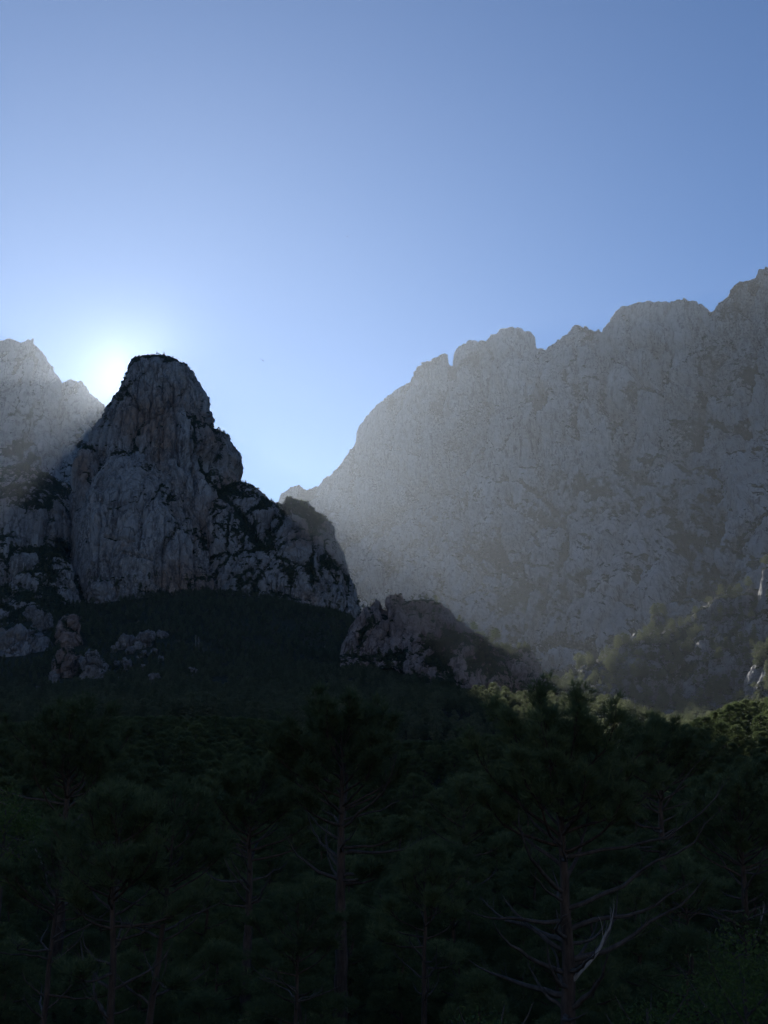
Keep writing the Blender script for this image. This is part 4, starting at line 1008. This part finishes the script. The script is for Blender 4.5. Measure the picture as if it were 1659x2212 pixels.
# --- the rest of the forest: far too many to count, one object
def instancer(name, pts, scl, idx, protos, label, cat):
    me = bpy.data.meshes.new(name + '_points'); me.vertices.add(len(pts))
    me.vertices.foreach_set('co', np.asarray(pts, np.float32).ravel())
    for k, v in (('scl', scl), ('rot', rs.uniform(0, 6.28, len(pts)))):
        a = me.attributes.new(k, 'FLOAT', 'POINT'); a.data.foreach_set('value', np.asarray(v, np.float32))
    a = me.attributes.new('idx', 'INT', 'POINT'); a.data.foreach_set('value', np.asarray(idx, np.int32))
    o = link(name, me)
    col = bpy.data.collections.new(name + '_kinds')
    for i, p in enumerate(protos):
        q = bpy.data.objects.new('kind_%02d' % i, p); col.objects.link(q)
    ng = bpy.data.node_groups.new(name, 'GeometryNodeTree')
    ng.interface.new_socket('Geometry', in_out='INPUT', socket_type='NodeSocketGeometry'); ng.interface.new_socket('Geometry', in_out='OUTPUT', socket_type='NodeSocketGeometry')
    gi = ng.nodes.new('NodeGroupInput'); go = ng.nodes.new('NodeGroupOutput')
    ip = ng.nodes.new('GeometryNodeInstanceOnPoints'); ci = ng.nodes.new('GeometryNodeCollectionInfo')
    ci.inputs['Collection'].default_value = col; ci.inputs['Separate Children'].default_value = True; ci.inputs['Reset Children'].default_value = True
    ip.inputs['Pick Instance'].default_value = True
    def attr(nm, ty):
        n = ng.nodes.new('GeometryNodeInputNamedAttribute'); n.data_type = ty; n.inputs['Name'].default_value = nm
        return n.outputs['Attribute']
    cx = ng.nodes.new('ShaderNodeCombineXYZ'); ng.links.new(attr('rot', 'FLOAT'), cx.inputs['Z'])
    ng.links.new(gi.outputs[0], ip.inputs['Points']); ng.links.new(ci.outputs[0], ip.inputs['Instance'])
    ng.links.new(attr('idx', 'INT'), ip.inputs['Instance Index']); ng.links.new(cx.outputs[0], ip.inputs['Rotation']); ng.links.new(attr('scl', 'FLOAT'), ip.inputs['Scale'])
    ng.links.new(ip.outputs[0], go.inputs[0])
    md = o.modifiers.new('scatter', 'NODES'); md.node_group = ng
    return props(o, label, cat, kind='stuff')

def joined(pair, name):
    """trunk and crown of a far pine in one mesh with two materials"""
    a, b = pair
    va = np.empty(len(a.vertices) * 3, np.float32); a.vertices.foreach_get('co', va)
    vb = np.empty(len(b.vertices) * 3, np.float32); b.vertices.foreach_get('co', vb)
    fa = np.array([p.vertices[:] for p in a.polygons]); fb = np.array([p.vertices[:] for p in b.polygons]) + len(a.vertices)
    me = make_mesh(name, np.concatenate([va.reshape(-1, 3), vb.reshape(-1, 3)]), fa, a.materials[0], T=fb, shade=False)
    me.materials.append(b.materials[0])
    mi = np.concatenate([np.zeros(len(fa), np.int32), np.ones(len(fb), np.int32)]); me.polygons.foreach_set('material_index', mi)
    return me
PROTO = [joined(p, 'forest_pine') for p in FAR] + [joined(p, 'forest_pine_near') for p in MID]

rest = ~chosen
kind = np.where(gy[rest] < 300, rs.randint(3, 7, rest.sum()), rs.randint(0, 2, rest.sum()))
unit = np.where(kind >= 3, 10.0, 8.0)
pts = [np.stack([gx, gy, gzz], -1)[rest]]; scl = [ghz[rest] / unit]; idx = [kind]
hp = scatter_on('wooded_hill', 950, 0.18, rs, 0.05)
pts.append(hp - (0, 0, 0.5)); hk = rs.randint(0, 3, len(hp)); idx.append(hk); scl.append(rs.uniform(5.0, 13, len(hp)) / 8)
kp = scatter_on('rocky_hill', 900, 0.42, rs, 0.1)
pts.append(kp - (0, 0, 0.5)); idx.append(rs.randint(0, 3, len(kp))); scl.append(rs.uniform(3, 6.5, len(kp)) / 8)
sp_ = scatter_on('mountain_spire', 450, 0.62, rs, 0.3)
pts.append(sp_ - (0, 0, 0.5)); idx.append(rs.randint(0, 2, len(sp_))); scl.append(rs.uniform(3, 6, len(sp_)) / 8)
ft = scatter_on('mountain_spire', 420, -9, rs, -1, cond=lambda px, py, P: (py > 1238 + 30 * fbm(P / 30.0, 3, 66) + 0.0 * px) & (py < 1330))
pts.append(ft - (0, 0, 0.8)); idx.append(rs.randint(0, 2, len(ft))); scl.append(rs.uniform(3, 8.5, len(ft)) / 8)
bp_ = []
for (a0, a1, b0, b1, dk) in KEEPOUT:
    for q in range(int(5 + (a1 - a0) * 0.22)):
        fx = rs.uniform(-0.12, 1.12); X = a0 + fx * (a1 - a0); d_ = dk - rs.uniform(1, 7) + (6 if abs(fx - 0.5) > 0.5 else 0)
        x_ = W(X, b1, d_)[0]; bp_.append((x_, d_, gz(x_, d_) - 0.6))
pts.append(np.array(bp_)); idx.append(rs.randint(0, 2, len(bp_))); scl.append(rs.uniform(2.0, 5.0, len(bp_)) / 8)
fh = scatter_on('mountain_foothill', 900, 0.45, rs, 0.25)
pts.append(fh - (0, 0, 0.5)); idx.append(rs.randint(0, 2, len(fh))); scl.append(rs.uniform(3, 6.5, len(fh)) / 8)
instancer('pine_forest', np.concatenate(pts), np.concatenate(scl), np.concatenate(idx), PROTO, 'dense dark pine forest covering the slopes', 'forest')

# scrub on ledges and in joints
def scrub_proto(seed):
    rng = np.random.RandomState(seed)
    n = 90; v = rng.normal(size=(n, 3)); v /= np.linalg.norm(v, axis=1, keepdims=True); v[:, 2] = np.abs(v[:, 2]) * 0.7
    g = Geo(); needles(g, v * rng.uniform(0.4, 0.9, (n, 1)), v, 0.5, 0.28, 3, rng)
    return g.mesh('scrub_clump', M_SCRUB, shade=False)
SCR = [scrub_proto(1), scrub_proto(2)]
pp, ss = [], []
for nm, cnt, vm, s0, s1 in (('mountain_spire', 9000, 0.42, 0.7, 2.4), ('mountain_wall', 10000, 0.50, 1.2, 4.5), ('mountain_foothill', 5000, 0.40, 0.7, 2.4), ('rocky_hill', 3500, 0.36, 0.5, 1.6), ('wooded_hill', 4500, 0.25, 0.6, 1.9)):
    q = scatter_on(nm, cnt, vm, rs, 0.05); pp.append(q); ss.append(s0 + (s1 - s0) * rs.rand(len(q)) ** 2)
pp = np.concatenate(pp); instancer('scrub', pp, np.concatenate(ss), rs.randint(0, 2, len(pp)), SCR, 'dark scrub clinging to ledges and joints in the rock', 'scrub')


# ------------------------------------------------------------------ haze
hm, ht, hb = new_mat('thin_haze')
ht.nodes.remove(hb)
pv = N(ht, 'ShaderNodeVolumePrincipled', Density=HAZE_DENSITY, Anisotropy=HAZE_G)
pv.inputs['Color'].default_value = (0.80, 0.89, 1.0, 1)
pv2 = N(ht, 'ShaderNodeVolumePrincipled', Density=HAZE_DENSITY * 0.019, Anisotropy=0.965)
pv2.inputs['Color'].default_value = (1.0, 0.97, 0.92, 1)
asn = ht.nodes.new('ShaderNodeAddShader'); ht.links.new(pv.outputs[0], asn.inputs[0]); ht.links.new(pv2.outputs[0], asn.inputs[1])
ht.links.new(asn.outputs[0], ht.nodes['Material Output'].inputs['Volume'])
x0, x1, y0, y1, z0, z1 = -4700, 4700, -4700, 4700, -75, 1320
V = [(x, y, z) for x in (x0, x1) for y in (y0, y1) for z in (z0, z1)]
Q = [(0, 1, 3, 2), (4, 6, 7, 5), (0, 4, 5, 1), (2, 3, 7, 6), (0, 2, 6, 4), (1, 5, 7, 3)]
props(link('haze', make_mesh('haze', V, Q, hm, shade=False)), 'thin bluish haze filling the valley', 'haze', kind='stuff')
